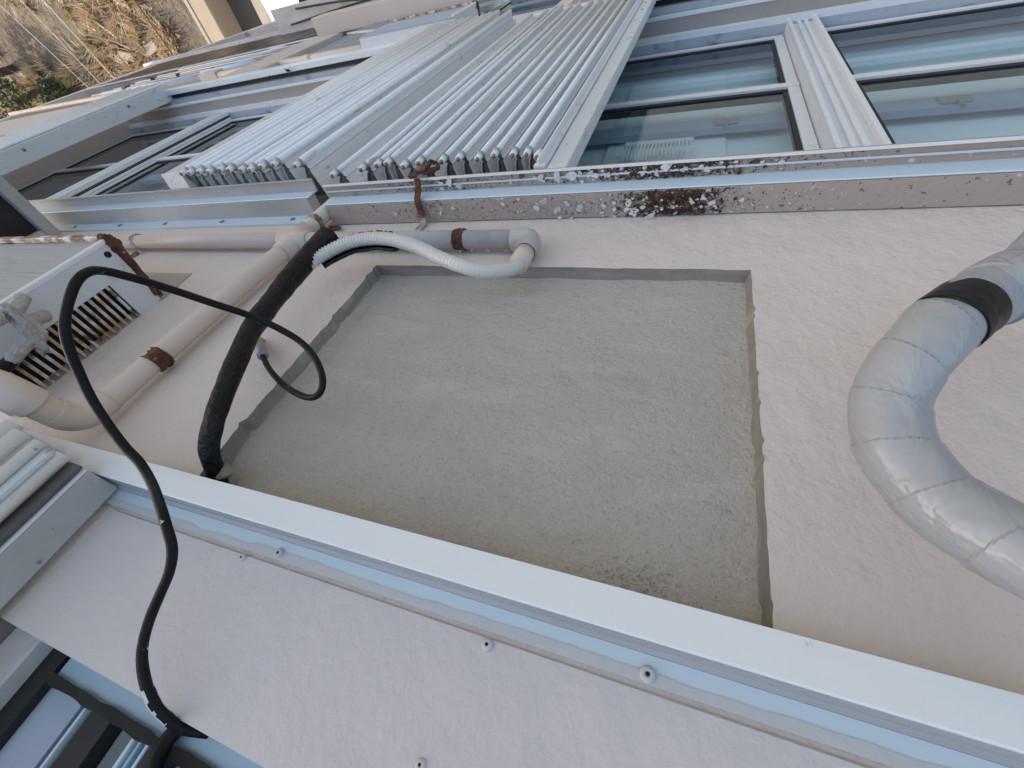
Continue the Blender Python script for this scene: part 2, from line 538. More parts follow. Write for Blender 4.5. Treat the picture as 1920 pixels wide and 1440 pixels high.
for pts, wd in ((SCR1, .0009), (SCR2, .0008), (SCR3, .0018), (SCR4, .0010), (SCR5, .0020), (SCR6, .0009)):
    P = resample(catmull([(x, 0, z) for x, z in pts], 8), .006)
    bm = bmesh.new()
    rows = []
    for i, p in enumerate(P):
        t = (P[min(i + 1, len(P) - 1)] - P[max(i - 1, 0)]).normalized()
        nn = Vector((-t.z, 0, t.x)) * wd * (.35 + .65 * math.sin(math.pi * i / max(1, len(P) - 1))) * rnd(.5, 1.2)
        rows.append([bm.verts.new((q.x, cement_y(q.x, q.z) - .0006, q.z)) for q in (p + nn, p - nn)])
    for a, b in zip(rows, rows[1:]):
        bm.faces.new((a[0], a[1], b[1], b[0]))
    link('trowel_mark', mesh_of(bm), M['cement_pale'], bld)
bm = bmesh.new()
for i in range(700):
    x = random.gauss(.012, .030)
    z = random.gauss(-.165, .014)
    if i > 450:
        x, z = rnd(HX0, HX1), rnd(-.30, -.12)
    s_ = rnd(.0006, .0022)
    y = cement_y(x, z)
    q = [bm.verts.new((x + rnd(-s_, s_), y + rnd(-.3, .3) * s_, z + rnd(-s_, s_))) for _ in range(3)] + [bm.verts.new((x, y - s_, z))]
    for a, b, c_ in ((0, 1, 3), (1, 2, 3), (2, 0, 3)):
        bm.faces.new((q[a], q[b], q[c_]))
prop(link('sand_grains', mesh_of(bm), M['cement'], bld), kind='stuff')

# paint film of the wall above the track is a little smoother: a thin coat sheet
box('upper_wall_coat', XW, 0.80, -.004, .0005, -.058, .1075, M['wall_smooth'], bld, .0015)

# body of the building behind the facade, so that sun and sky stay out of the rooms
box('wall', XW, XE, .9, 9.0, GZ, 9.0, M['wall'], bld)
box('wall', XE - .25, XE, .0, .9, GZ, 9.0, M['wall'], bld)
box('wall', XW, XE - .25, .0, .22, 1.9, 9.0, M['wall'], bld)

# ------------------------------------------------ windows (parts of the building)
HEAD, SILL = -0.985, -3.10


def window_bay(x0, x1, dz, mull, detail=True, glass='glass', blind=True, lock=True):
    """opening x0..x1 below the header at dz; sliding sashes with a middle rail"""
    zt, zb = HEAD + dz, SILL + dz
    w = box('window', x0, x1, .085, .115, zb, zb + .05, M['frame'], bld)         # outer frame foot
    box('sill', x0, x1, .000, .088, zb - .05, zb + .004, M['sill'], w)
    box('frame_ledge', x0, x1, .110, .158, zb, zb + .055, M['sill_blue'], w)
    yG = .165
    rail0, rail1 = zb + .055, zb + .20
    xs = sorted([x0] + list(mull) + [x1])
    for i in range(len(xs) - 1):
        a, b = xs[i], xs[i + 1]
        ga, gb = a + (.070 if i else .012), b - (.070 if i < len(xs) - 2 else .012)
        box('sash_rail', ga, gb, yG - .012, yG + .016, rail0 + .012, rail0 + .05, M['frame'], w)
        zm = zb + .83
        zm2 = zm + .045
        box('sash_rail', ga, gb, yG - .014, yG + .018, zm, zm2, M['frame'], w)
        for q, r in ((ga, ga + .04), (gb - .04, gb)):
            box('sash_stile', q, r, yG - .010, yG + .014, rail0 + .05, zm, M['frame'], w)
            box('sash_stile', q, r, yG - .010, yG + .014, zm2, zt, M['frame'], w)
        box('pane', ga + .04, gb - .04, yG, yG + .006, rail0 + .05, zm, M[glass], w)
        box('pane', ga + .04, gb - .04, yG, yG + .006, zm2, zt, M[glass], w)
        if detail:
            for z in (rail0 + .05, zm2):
                box('gasket', ga + .04, gb - .04, yG - .005, yG + .030, z, z + .026, M['gasket'], w)
            for q in (ga + .04, gb - .056):
                box('gasket', q, q + .016, yG - .004, yG + .02, rail0 + .08, zm, M['gasket'], w)
                box('gasket', q, q + .016, yG - .004, yG + .02, zm2 + .03, zt, M['gasket'], w)
            # inner sash and its catch
            box('inner_rail', ga + .04, gb - .04, yG + .045, yG + .07, zm2 + .10, zm2 + .20, M['bluewall'], w)
            if lock:
                xc = a + (b - a) * (.23 if b > .5 else .70)
                box('latch', xc - .045, xc + .045, yG + .038, yG + .045, zm2 + .12, zm2 + .18, M['steel'], w, .002)
                box('latch', xc - .005, xc + .005, yG + .03, yG + .04, zm2 + .175, zm2 + .25, M['steel'], w, .002)
    for mx in mull:
        box('gasket', mx - .069, mx - .0655, .162, .188, zb + .06, zt, M['gasket'], w)
        for yy in (.122, .130):
            box('gasket', mx - .068, mx - .0655, yy, yy + .006, zb + .06, zt, M['gasket'], w)
        box('mullion_rib', mx - .072, mx - .0655, .138, .150, zb + .06, zt, M['frame'], w, .001)
        box('mullion', mx - .065, mx + .065, .118, .19, zb + .02, zt, M['frame'], w)
        for off, dep in ((-.056, .022), (-.020, .010), (.010, .010), (.054, .022)):
            box('mullion_rib', mx + off - .008, mx + off + .008, .118 - dep, .119, zb + .03, zt, M['frame'], w, .002)
    if blind:
        box('blind', x0, x1, .262, .27, zb, zt, M['blind'], w)
        box('curtain', x0 + 2.48, x0 + 2.95, .25, .258, zb + .2, zt, M['curtain'], w) if detail else None
    else:
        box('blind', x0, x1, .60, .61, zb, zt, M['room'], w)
    return w


wA = window_bay(XW, .98, 0, [-.440, -1.75])
wB = window_bay(1.10, 4.95, 0, [3.70], blind=False)
wC = window_bay(5.2, XE - .25, 0, [7.3], detail=False, blind=False)
# piers between the bays and the slab between floors
for k in range(0, 5):
    dz = -PITCH * k
    zt, zb = HEAD + dz, SILL + dz
    for a, b in ((.98, 1.10), (4.95, 5.2)):
        box('pier', a, b, .0, .3, zb, zt, M['wall'], bld)
    if k:
        box('wall', XW, XE, .001, .22, HEAD + dz, SILL + dz + PITCH - .05, M['wall'], bld)
    if k < 4:
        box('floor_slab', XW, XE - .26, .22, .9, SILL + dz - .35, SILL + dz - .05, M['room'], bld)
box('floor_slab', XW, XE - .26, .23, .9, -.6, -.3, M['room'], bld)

# lower floors seen at a glancing angle
wD = window_bay(1.10, 3.4, -PITCH, [2.2], detail=False, blind=False)
wE = window_bay(5.2, XE - .25, -2 * PITCH, [7.3], detail=False, blind=False)
wF = window_bay(1.10, 4.95, -2 * PITCH, [3.0], detail=False, blind=False)
wG = window_bay(1.10, XE - .25, -3 * PITCH, [5.0], detail=False, blind=False)

# dark brown tiled band of the floor below, with pale joints
tb = box('tiled_band', 4.45, 8.95, -.004, .03, -6.80, -5.62, M['concrete'], bld)
tile_me = mesh_of(box_bm(-.205, .205, -.006, .006, -.565, .565, .003), 'tile')
tile_me.materials.append(M['tile'])
for i in range(10):
    o = bpy.data.objects.new('tile', tile_me)
    COL.objects.link(o)
    o.location = (4.45 + .225 + .445 * i, -.008 + rnd(-.001, .001), -6.21)
    o.parent = tb
box('ledge', 6.0, XE - .02, -.05, .0, -7.05, -6.86, M['ledge_pale'], bld, .01)
box('ledge', 4.2, XE - .3, -.005, .0, -5.60, -5.50, M['flange'], bld)

# ------------------------------------------------ upper window, just above the wall
wU = box('window', XW, .70, .035, .075, .096, .135, M['sill_rail'], bld)
wU['label'] = 'upper window whose pale blue bottom rail shows over the wall edge'
bm = bmesh.new()
n = 80
top, bot = [], []
for i in range(n + 1):
    x = -.3 + 1.02 * i / n
    bot.append((x, .133 + noise.noise(Vector((x * 22, 3, 1))) * .003 + rnd(-.0006, .0006)))
    top.append((x, .144 + noise.noise(Vector((x * 30, 8, 1))) * .003 + rnd(-.0006, .0006)))
for yy in (.028, .08):
    A = [bm.verts.new((x, yy, z)) for x, z in bot]
    B = [bm.verts.new((x, yy, z)) for x, z in top]
    for i in range(n):
        bm.faces.new((A[i], A[i + 1], B[i + 1], B[i]))
link('dirt_line', mesh_of(bm, 'dirt_line'), M['dark'], wU)
box('pane', -1.0, .70, .060, .066, .14, 1.6, M['glass'], wU)
box('jamb', .755, .815, .02, .09, .09, 1.6, M['ledge_pale'], wU, .003)
box('gasket', .722, .757, .045, .10, .10, 1.6, M['gasket'], wU)
box('stile', .655, .724, .058, .075, .145, 1.6, M['bluewall'], wU)
box('stile', .630, .634, .045, .060, .146, 1.6, M['flange'], wU, .001)
box('gasket', .585, .622, .048, .075, .146, 1.6, M['gasket'], wU)
for q, k in enumerate((.533, .524, .515)):
    box('stile', k, k + .005, .044 + .003 * q, .060, .146, 1.6, M['sill_rail' if q % 2 else 'flange'], wU, .001)
box('gasket', .482, .510, .048, .075, .146, 1.6, M['gasket'], wU)
box('blind', -1.0, .71, .20, .21, .1, 1.9, M['bluewall'], wU)
box('wall', .815, 4.0, .001, .2, .1085, 1.9, M['wall_shade'], bld)  # darkened wall in place of the shade by the shutter stack

# ================================================================== TRACKS AND HEADERS
# bottom track of the upper shutter: U channel screwed to the wall
tr = empty('shutter_track', (0, 0, -.13))
prop(tr, 'long white bottom track crossing the wall just above the cement patch', 'shutter track')
prism('front_lip', [(-.050, -.128), (-.046, -.128), (-.046, -.0925), (-.0465, -.0905), (-.0495, -.0905), (-.050, -.092)], XW, 1.15, M['track'], tr)
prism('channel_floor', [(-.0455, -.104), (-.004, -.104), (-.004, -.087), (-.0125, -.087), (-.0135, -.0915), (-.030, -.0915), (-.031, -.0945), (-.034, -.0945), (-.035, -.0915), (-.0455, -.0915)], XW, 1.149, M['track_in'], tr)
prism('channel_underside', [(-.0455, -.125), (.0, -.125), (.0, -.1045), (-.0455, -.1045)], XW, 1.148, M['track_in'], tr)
prism('back_flange', [(-.0035, -.0868), (-.0075, -.0868), (-.0075, -.0645), (-.0068, -.0632), (-.0035, -.0632)], XW, 1.15, M['flange'], tr)
# ragged lap of wall paint over the flange
bm = bmesh.new()
n = 260
lo, hi = [], []
for i in range(n + 1):
    x = -1.0 + 1.9 * i / n
    z = -.0730 + noise.noise(Vector((x * 6, 1, 1))) * .0050 + noise.noise(Vector((x * 26, 2, 1))) * .0024 + noise.noise(Vector((x * 90, 5, 1))) * .0008
    lo.append(bm.verts.new((x, -.0082, z)))
    hi.append(bm.verts.new((x, -.0082, -.0625)))
for i in range(n):
    bm.faces.new((lo[i], lo[i + 1], hi[i + 1], hi[i]))
r = bmesh.ops.extrude_face_region(bm, geom=bm.faces[:])
bmesh.ops.translate(bm, verts=[v for v in r['geom'] if isinstance(v, bmesh.types.BMVert)], vec=(0, .0006, 0))
link('paint_lap', mesh_of(bm, 'paint_lap'), M['lap'], tr)


def screw_head(name, x, y, z, r, parent, hole=True, material='lap'):
    bm = bmesh.new()
    seg = 16
    prof = [(r, 0), (r * .95, -.0022), (r * .6, -.0034), (r * .32, -.0034), (r * .26, -.0016), (0.0001, -.0014)]
    rings = []
    for rr, yy in prof:
        rings.append([bm.verts.new((x + math.cos(2 * math.pi * k / seg) * rr, y + yy, z + math.sin(2 * math.pi * k / seg) * rr)) for k in range(seg)])
    for a, b in zip(rings, rings[1:]):
        for k in range(seg):
            bm.faces.new((a[k], a[(k + 1) % seg], b[(k + 1) % seg], b[k]))
    o = link(name, mesh_of(bm, name), M[material], parent, smooth=True)
    if hole:
        h = bmesh.new()
        bmesh.ops.create_circle(h, cap_ends=True, segments=7, radius=r * .27)
        for v in h.verts:
            v.co = Vector((x + v.co.x * rnd(.8, 1.2), y - .0036, z + v.co.y * rnd(.8, 1.2)))
        link('screw_recess', mesh_of(h), M['dark'], o)
    return o


screw_head('screw', .452, -.0082, -.0710, .0066, tr)
screw_head('screw', -.013, -.0082, -.0705, .0075, tr)
screw_head('screw', .93, -.0082, -.0710, .0066, tr)

# lower right header: box, face and outer ledge
h1 = empty('window_header', (0, 0, -.98))
prop(h1, 'grimy right hand window header littered with rust and paint chips', 'window header')
prism('top_box', [(-.060, -.945), (-.058, -.938), (-.003, -.938), (-.003, -.985), (-.060, -.985)], XW, .972, M['ledge'], h1)
prism('step_face', [(-.0625, -.943), (-.0605, -.940), (-.0603, -.986), (-.0625, -.986)], XW, .974, M['flange'], h1)
prism('outer_ledge', [(-.098, -.992), (-.061, -.992), (-.061, -.9865), (-.078, -.9865), (-.0785, -.983), (-.081, -.983), (-.0815, -.9865), (-.0955, -.9865), (-.0955, -.982), (-.098, -.982)], XW, .985, M['ledge'], h1)
prism('edge_bead', [(-.0995, -.984), (-.0945, -.984), (-.0945, -.9805), (-.0995, -.9805)], XW, .9855, M['track'], h1)
prism('centre_bead', [(-.0820, -.9830), (-.0780, -.9830), (-.0780, -.9815), (-.0820, -.9815)], XW, .984, M['flange'], h1)

# lower left header, set a little lower, with screwed flange
h2 = empty('window_header', (2.5, 0, -1.03))
prop(h2, 'paler left hand window header with a screwed blue flange', 'window header')
prism('back_flange', [(-.001, -.995), (-.006, -.995), (-.006, -.947), (-.001, -.947)], 1.105, 5.0, M['flange'], h2)
prism('top_box', [(-.060, -.996), (-.004, -.9955), (-.004, -1.035), (-.060, -1.035)], 1.085, 5.0, M['ledge_pale'], h2)
prism('step_face', [(-.0625, -.998), (-.0603, -.996), (-.0603, -1.034), (-.0625, -1.034)], 1.075, 5.0, M['flange'], h2)
prism('outer_ledge', [(-.099, -1.040), (-.061, -1.040), (-.061, -1.034), (-.0965, -1.034), (-.0965, -1.029), (-.099, -1.029)], 1.070, 5.0, M['ledge_pale'], h2)
for i, x in enumerate((1.16, 1.48, 1.78, 2.05, 2.35)):
    screw_head('screw', x, -.006, -.972, .0085, h2, hole=False, material='pin_tip')

# bottom tracks (front faces of the sills)
for (a, b, dz, lab) in ((-.30 - 2.3, .98, 0, 'lower sill track running under the right hand window'),
                        (1.10, 4.95, 0, 'pale sill track under the left hand window with a black gap behind')):
    t = empty('sill_track', ((a + b) / 2, 0, SILL + dz))
    prop(t, lab, 'sill track')
    z = SILL + dz
    box('track_face', a, b, -.100, -.062, z - .12, z - .02, M['track'], t, .003)
    box('gap_strip', a, b, -.060, -.032, z - .11, z - .05, M['gasket'], t)
    box('inner_strip', a, b, -.030, .0, z - .06, z - .012, M['sill_blue'], t)
    box('inner_edge', a, b, .001, .02, z - .01, z + .008, M['track'], t, .002)


# ================================================================== ACCORDION SHUTTERS
def blade_mesh(p, q, z0, z1):
    """thin folded plate between two plan points with a small rib by the hinge"""
    p = Vector((p[0], p[1], 0))
    q = Vector((q[0], q[1], 0))
    d = (q - p)
    L = d.length
    d.normalize()
    nrm = Vector((-d.y, d.x, 0))
    prof = [(.0, 0), (.14, 0), (.165, .0035), (.19, .0035), (.215, 0), (.55, 0), (.565, .0015), (.58, 0), (1, 0)]
    bm = bmesh.new()
    rows = []
    for z in (z0, z1):
        rows.append([bm.verts.new(p + d * (t * L) + nrm * (h - .0008) + Vector((0, 0, z))) for t, h in prof] +
                    [bm.verts.new(p + d * (t * L) + nrm * (h + .0008) + Vector((0, 0, z))) for t, h in reversed(prof)])
    n = len(rows[0])
    for i in range(n):
        bm.faces.new((rows[0][i], rows[0][(i + 1) % n], rows[1][(i + 1) % n], rows[1][i]))
    m = len(prof)
    for r in rows:
        for i in range(m - 1):
            bm.faces.new((r[i], r[i + 1], r[n - 2 - i], r[n - 1 - i]))
    return mesh_of(bm, 'blade')


def accordion(label, fronts, yf, yr, zt, zb, group=None, pins=True, first_rear=None, last_rear=None, rtube=.0105, cap_bottom=False, detail=True):
    t = empty('accordion_shutter', ((fronts[0][0] + fronts[-1][0]) / 2, yr, zb))
    prop(t, label, 'shutter', group)
    xs = [f[0] for f in fronts]
    for i, (x, dy) in enumerate(fronts):
        y = yf + dy
        ztop = zt + rnd(-.008, .004)
        zbot = zb + rnd(-.02, .02)
        seg = 14 if detail else 8
        cyl('hinge_tube', (x, y, zbot), (x, y, ztop), rtube, M['tube'], t, seg)
        if pins:
            cyl('hinge_collar', (x, y, ztop - .002), (x, y, ztop + .003), max(rtube * 1.08, .0112), M['steel'], t, 14)
            pn = cyl('hinge_pin', (x, y, ztop + .003), (x, y, ztop + .024), .0083, M['pin'], t, 12)
            cyl('pin_tip', (x, y, ztop + .024), (x, y, ztop + .0275), .0058, M['pin_tip'], pn, 10)
        lx = (x + xs[i - 1]) / 2 if i else (first_rear if first_rear is not None else x - .024)
        rx = (x + xs[i + 1]) / 2 if i + 1 < len(xs) else (last_rear if last_rear is not None else x + .024)
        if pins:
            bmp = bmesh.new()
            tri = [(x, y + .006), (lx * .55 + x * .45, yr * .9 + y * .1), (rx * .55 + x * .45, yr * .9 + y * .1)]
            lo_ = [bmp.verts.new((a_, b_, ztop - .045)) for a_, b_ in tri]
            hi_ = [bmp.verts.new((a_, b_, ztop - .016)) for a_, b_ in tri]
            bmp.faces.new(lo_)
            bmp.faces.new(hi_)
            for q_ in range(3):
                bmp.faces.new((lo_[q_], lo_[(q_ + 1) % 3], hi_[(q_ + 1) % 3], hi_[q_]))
            link('gap_shade_plug', mesh_of(bmp), M['shutter_dark'], t)  # added dark plug, stands in for the shade inside the fold
        e = rtube * .55
        s1 = 1 if lx > x else -1
        s2 = 1 if rx > x else -1
        link('blade', blade_mesh((x + s1 * e, y + .004), (lx - s1 * .002, yr), zbot + .004, ztop - .012), M['shutter'], t)
        link('blade', blade_mesh((x + s2 * e, y + .004), (rx - s2 * .002, yr), zbot + .004, ztop - .012), M['shutter'], t)
    return t


FR = [(.371, 0), (.410, .002), (.459, -.001), (.504, .003), (.557, -.001), (.606, .001), (.679, .002), (.722, .004), (.779, -.003), (.811, -.002), (.862, .002), (.969, .012)]
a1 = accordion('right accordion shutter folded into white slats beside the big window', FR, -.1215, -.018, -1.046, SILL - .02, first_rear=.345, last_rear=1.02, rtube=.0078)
# its lead post
box('lead_post', .270, .318, -.098, -.088, SILL - .03, -.995, M['shutter'], a1, .002)
box('lead_post', .270, .276, -.088, -.055, SILL - .03, -.996, M['shutter'], a1, .002)
box('lead_post', .320, .352, -.105, -.060, SILL - .02, -1.002, M['shutter'], a1, .004)
box('lead_post', .335, .340, -.118, -.104, SILL - .02, -1.002, M['tube'], a1, .001)
cyl('post_hole', (.300, -.0985, SILL + .22), (.300, -.092, SILL + .22), .007, M['dark'], a1, 10)
cyl('post_hole', (.297, -.0985, SILL + .38), (.297, -.092, SILL + .38), .007, M['dark'], a1, 10)
pn = cyl('hinge_pin', (.346, -.115, -1.05), (.346, -.115, -1.02), .008, M['pin'], a1, 12)
cyl('pin_tip', (.346, -.115, -1.02), (.346, -.115, -1.017), .0055, M['pin_tip'], pn, 10)
cyl('hinge_pin', (.331, -.080, -1.010), (.331, -.080, -.998), .009, M['pin_tip'], a1, 12)

FL = [(1.108, .010), (1.186, 0), (1.231, 0), (1.282, .006), (1.328, .006), (1.371, 0), (1.422, .001), (1.466, .001), (1.519, 0), (1.565, 0), (1.608, .001)]
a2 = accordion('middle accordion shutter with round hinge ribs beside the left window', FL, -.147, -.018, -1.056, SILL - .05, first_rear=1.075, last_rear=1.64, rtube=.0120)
box('lead_post', 1.640, 1.705, -.150, -.138, SILL - .05, -1.045, M['shutter'], a2, .003)
box('lead_post', 1.700, 1.706, -.138, -.07, SILL - .05, -1.045, M['shutter'], a2, .002)
prism('torn_corner', [(-.15, -1.045), (-.10, -1.040), (-.075, -1.055), (-.09, -1.07)], 1.62, 1.72, M['shutter'], a2)

# far stack closing the left window
FF = [(4.345 + .06 * i, .018 * (i % 2)) for i in range(9)]
a3 = accordion('far accordion shutter stacked at the other end of the left window', FF, -.150, -.02, -1.05, SILL - .05, pins=False, rtube=.010, detail=False)
box('lead_post', 4.285, 4.305, -.135, -.020, SILL - .06, -1.045, M['shutter'], a3, .004)
box('lead_post', 4.300, 4.33, -.152, -.136, SILL - .06, -1.045, M['tube'], a3, .004)
for z in (-2.75, -1.9):
    cyl('rivet', (4.2845, -.10, z), (4.280, -.10, z), .012, M['steel'], a3, 8)

# stack of the upper window standing on the white track
FU = [(.905 + .05 * i, .004 * math.sin(i * 2.1)) for i in range(9)]
a4 = accordion('upper accordion shutter stacked on the end of the white track', FU, -.128, -.02, 1.3, -.098, pins=False, rtube=.0125, first_rear=.872)
box('lead_post', .812, .816, -.067, -.014, -.088, 1.3, M['ledge_pale'], a4, .001)
box('lead_post', .812, .845, -.0715, -.0675, -.089, 1.3, M['shutter'], a4, .001)
box('lead_post', .818, .850, -.0795, -.0735, -.090, 1.3, M['shutter_dark'], a4, .001)
cyl('hinge_tube', (.846, -.093, -.094), (.846, -.093, 1.3), .0105, M['tube'], a4, 14)
box('lead_post', .840, .862, -.114, -.103, -.092, 1.3, M['shutter'], a4, .003)
cyl('hinge_tube', (.860, -.1215, -.096), (.860, -.1215, 1.3), .0085, M['tube'], a4, 14)

# ================================================================== PIPES
RP = .0215


def clamp(name, a, b, r, label=None, ear=None):
    bm = sweep_bm(resample([Vector(a), Vector(b)], .003), lambda i, s, an: r * (1.10 + .10 * noise.noise(Vector((s * 120, an * 2, r * 50)))), 20, caps=True)
    return bm


dp = empty('drain_pipe', (.99, -.03, -.8))
prop(dp, 'cream drain pipe with a tee, rusty clamps and a dusty elbow end', 'pipe')
HZp = -.806
cyl('horizontal_run', (1.90, -.030, HZp - .006), (1.03, -.030, HZp), RP, M['pvc'], dp, 24)
cyl('dusty_run', (.955, -.030, HZp), (.345, -.030, HZp + .008), RP * .98, M['pvc_dirty'], dp, 24)
# elbow at the hose end
tube('elbow', [(.352, -.030, HZp + .008), (.325, -.030, HZp + .009), (.311, -.031, HZp + .018), (.307, -.031, HZp + .040), (.307, -.031, HZp + .060)], RP * 1.16, M['pvc_dirty'], dp, 24)
cyl('spigot', (.307, -.031, HZp + .058), (.307, -.034, HZp + .115), RP * .95, M['pvc'], dp, 24)
cyl('seal_ring', (.307, -.031, HZp + .0575), (.307, -.031, HZp + .0615), RP * 1.0, M['gasket'], dp, 24)
# tee
cyl('tee', (1.045, -.030, HZp), (.945, -.030, HZp), RP * 1.17, M['pvc'], dp, 24)
cyl('tee_branch', (.998, -.030, HZp - .055), (.998, -.030, HZp + .062), RP * 1.17, M['pvc'], dp, 24)
cyl('down_run', (.998, -.030, HZp - .05), (1.035, -.035, -3.5), RP, M['pvc'], dp, 24)
tube('riser', [(.998, -.030, HZp + .055), (1.006, -.031, -.60), (1.010, -.032, -.40), (1.010, -.033, -.25), (1.008, -.034, -.205), (1.006, -.045, -.178), (1.008, -.068, -.168)], RP * 1.02, M['pvc'], dp, 24)
tube('swept_elbow', [(1.009, -.035, -.225), (1.007, -.040, -.185), (1.006, -.060, -.166), (1.004, -.085, -.160)], RP * 1.18, M['pvc'], dp, 24)
tube('outlet', [(1.006, -.070, -.163), (1.002, -.095, -.157), (1.0, -.120, -.155)], RP * 1.08, M['pvc'], dp, 24)
tube('outlet_socket', [(1.0, -.112, -.155), (1.002, -.140, -.152), (1.014, -.160, -.150), (1.045, -.167, -.149), (1.12, -.167, -.148)], RP * 1.25, M['pvc'], dp, 24)


def rust_band(path, r, parent, mt='rust', tail=None):
    P = resample([Vector(p) for p in path], .002)
    bm = sweep_bm(P, lambda i, s, a: r * (1.04 + .30 * abs(noise.noise(Vector((s * 140, a * 1.7, r * 90)))) + .05 * noise.noise(Vector((s * 400, a * 5, 1)))), 26, caps=True)
    o = link('rusty_clamp', mesh_of(bm), M[mt], parent)
    return o


rust_band([(.497, -.030, HZp + .005), (.470, -.030, HZp + .005)], RP, dp)
rust_band([(1.005, -.0315, -.325), (1.005, -.032, -.355)], RP * 1.0, dp)
rust_band([(1.70, -.030, HZp - .005), (1.685, -.030, HZp - .005)], RP, dp, 'rust_paint')
tube('clamp_tab', [(1.69, -.008, HZp + .02), (1.70, -.004, HZp + .045), (1.705, -.003, HZp + .06)], .006, M['rust_paint'], dp, 8)
rust_band([(.999, -.030, HZp - .085), (.999, -.030, HZp - .105)], RP, dp, 'rust_paint')
tube('clamp_tab', [(.975, -.02, HZp - .09), (.955, -.012, HZp - .085), (.93, -.010, HZp - .092), (.925, -.010, HZp - .10), (.94, -.010, HZp - .105), (.962, -.013, HZp - .10)], .0045, M['rust'], dp, 8)

# white corrugated hose from the elbow into the black foam
FLEX = [(.307, -.033, -.715), (.308, -.036, -.685), (.323, -.046, -.657), (.355, -.060, -.632), (.395, -.075, -.627), (.452, -.085, -.643), (.516, -.090, -.673), (.583, -.090, -.699), (.644, -.090, -.707), (.696, -.090, -.695), (.733, -.086, -.672), (.760, -.082, -.640), (.776, -.080, -.60)]
P = resample(catmull(FLEX, 10), .0012)
Lf = len(P)
bm = sweep_bm(P, lambda i, s, a: .0136 * (1.0 + (.075 if (s / .0076) % 1 < .5 else -.06) * min(1, max(0.12, (s - .12) / .14))), 20)
fh = link('flexible_hose', mesh_of(bm, 'flexible_hose'), M['flex'], smooth=True)
prop(fh, 'white corrugated drain hose curving from the dusty elbow into black foam', 'hose')

# black foam insulation, split open at its upper end
TB = [(.770, -.093, -.715), (.777, -.090, -.665), (.779, -.086, -.62), (.777, -.082, -.551), (.766, -.080, -.477), (.748, -.080, -.401), (.716, -.075, -.325), (.688, -.070, -.259), (.668, -.058, -.204), (.664, -.036, -.172), (.668, .010, -.150), (.68, .04, -.14)]
P = resample(catmull(TB, 10), .005)
n = len(P)


def foam_r(i, s, a):
    t = i / n
    base = .0125 * (1 - t) + .0125
    lump = 1 + .10 * noise.noise(Vector((s * 16, a * .8, 2.0))) + .05 * noise.noise(Vector((s * 45, a * 1.5, 7)))
    seam = .18 * math.exp(-((a - 4.0) / .10) ** 2)
    nick = .10 * math.exp(-(((s * 100) % 17 - 8) / .7) ** 2)
    return base * (lump - seam) - base * nick * .25


fo = empty('pipe_insulation', (.70, 0, -.15))
prop(fo, 'black foam pipe insulation curving from the wall to the white hose', 'insulation')
bm = sweep_bm(P, foam_r, 28, caps=False, keep=lambda i, k: not (i < 9 and 7 <= k <= 7 + 6 * (1 - i / 9)))
o = link('foam_sleeve', mesh_of(bm), M['foam'], fo, smooth=True)
so = o.modifiers.new('thickness', 'SOLIDIFY')
so.thickness = .005
so.offset = -1
# torn lower half following the hose
P2 = resample(catmull(FLEX[7:12], 10), .004)
bm = sweep_bm(P2, lambda i, s, a: .0180 * (1 + .12 * noise.noise(Vector((s * 40, a * 2, 4)))) * (1.0 + .12 * min(1, s / .1)), 24, caps=False,
              keep=lambda i, k: (11 if i > 5 else 13) + (2.5 * noise.noise(Vector((i * .4, 1, 1)))) <= k <= 20, up=(0, 0, 1))
o = link('torn_flap', mesh_of(bm), M['foam'], fo, smooth=True)
so = o.modifiers.new('thickness', 'SOLIDIFY')
so.thickness = .006
so.offset = 1
bm = bmesh.new()
bmesh.ops.create_icosphere(bm, subdivisions=3, radius=.015)
for v in bm.verts:
    v.co = Vector((.655, .0, -.158)) + Vector((v.co.x * 1.2, v.co.y * .5, v.co.z * .9)) * (1 + .35 * noise.noise(v.co * 90))
link('sealant', mesh_of(bm), M['cement_edge'], fo, smooth=True)

# thin black hose looping in front of everything
HOSE = [ (0.758, -0.020, -0.391), (0.702, -0.028, -0.355), (0.626, -0.038, -0.317), (0.554, -0.050, -0.292), (0.520, -0.058, -0.290), (0.511, -0.066, -0.303), (0.521, -0.076, -0.324), (0.544, -0.090, -0.346), (0.572, -0.108, -0.360), (0.600, -0.135, -0.360), (0.627, -0.165, -0.352), (0.649, -0.205, -0.331), (0.666, -0.248, -0.307), (0.671, -0.284, -0.283), (0.674, -0.307, -0.265), (0.663, -0.318, -0.247), (0.655, -0.318, -0.226), (0.652, -0.306, -0.202), (0.648, -0.292, -0.181), (0.647, -0.272, -0.165), (0.651, -0.243, -0.151), (0.644, -0.216, -0.135), (0.627, -0.190, -0.119), (0.606, -0.167, -0.105), (0.586, -0.152, -0.096), (0.560, -0.140, -0.081), (0.535, -0.130, -0.063), (0.512, -0.119, -0.044), (0.503, -0.103, -0.028), (0.503, -0.087, -0.008), (0.510, -0.072, 0.015), (0.516, -0.058, 0.038), (0.510, -0.050, 0.060), (0.500, -0.043, 0.076), (0.483, -0.034, 0.092), (0.467, -0.024, 0.103), (0.453, -0.010, 0.110), (0.446, 0.004, 0.114) , (.43, .03, .112)]
bh = empty('rubber_hose', (.80, 0, -.42))
prop(bh, 'thin black rubber hose looping through the air down to the grey ferrule', 'hose')
tube('hose', HOSE, lambda i, s, a: .0054 * (1 + .06 * noise.noise(Vector((s * 30, 1, 1)))), M['rubber'], bh, 14, step=.006)
cyl('ferrule', (.809, -.016, -.430), (.757, -.021, -.391), .0105, M['steel'], bh, 14)
tube('ferrule_end', [(.809, -.016, -.430), (.822, -.010, -.442), (.828, 0, -.448)], .007, M['steel'], bh, 10)
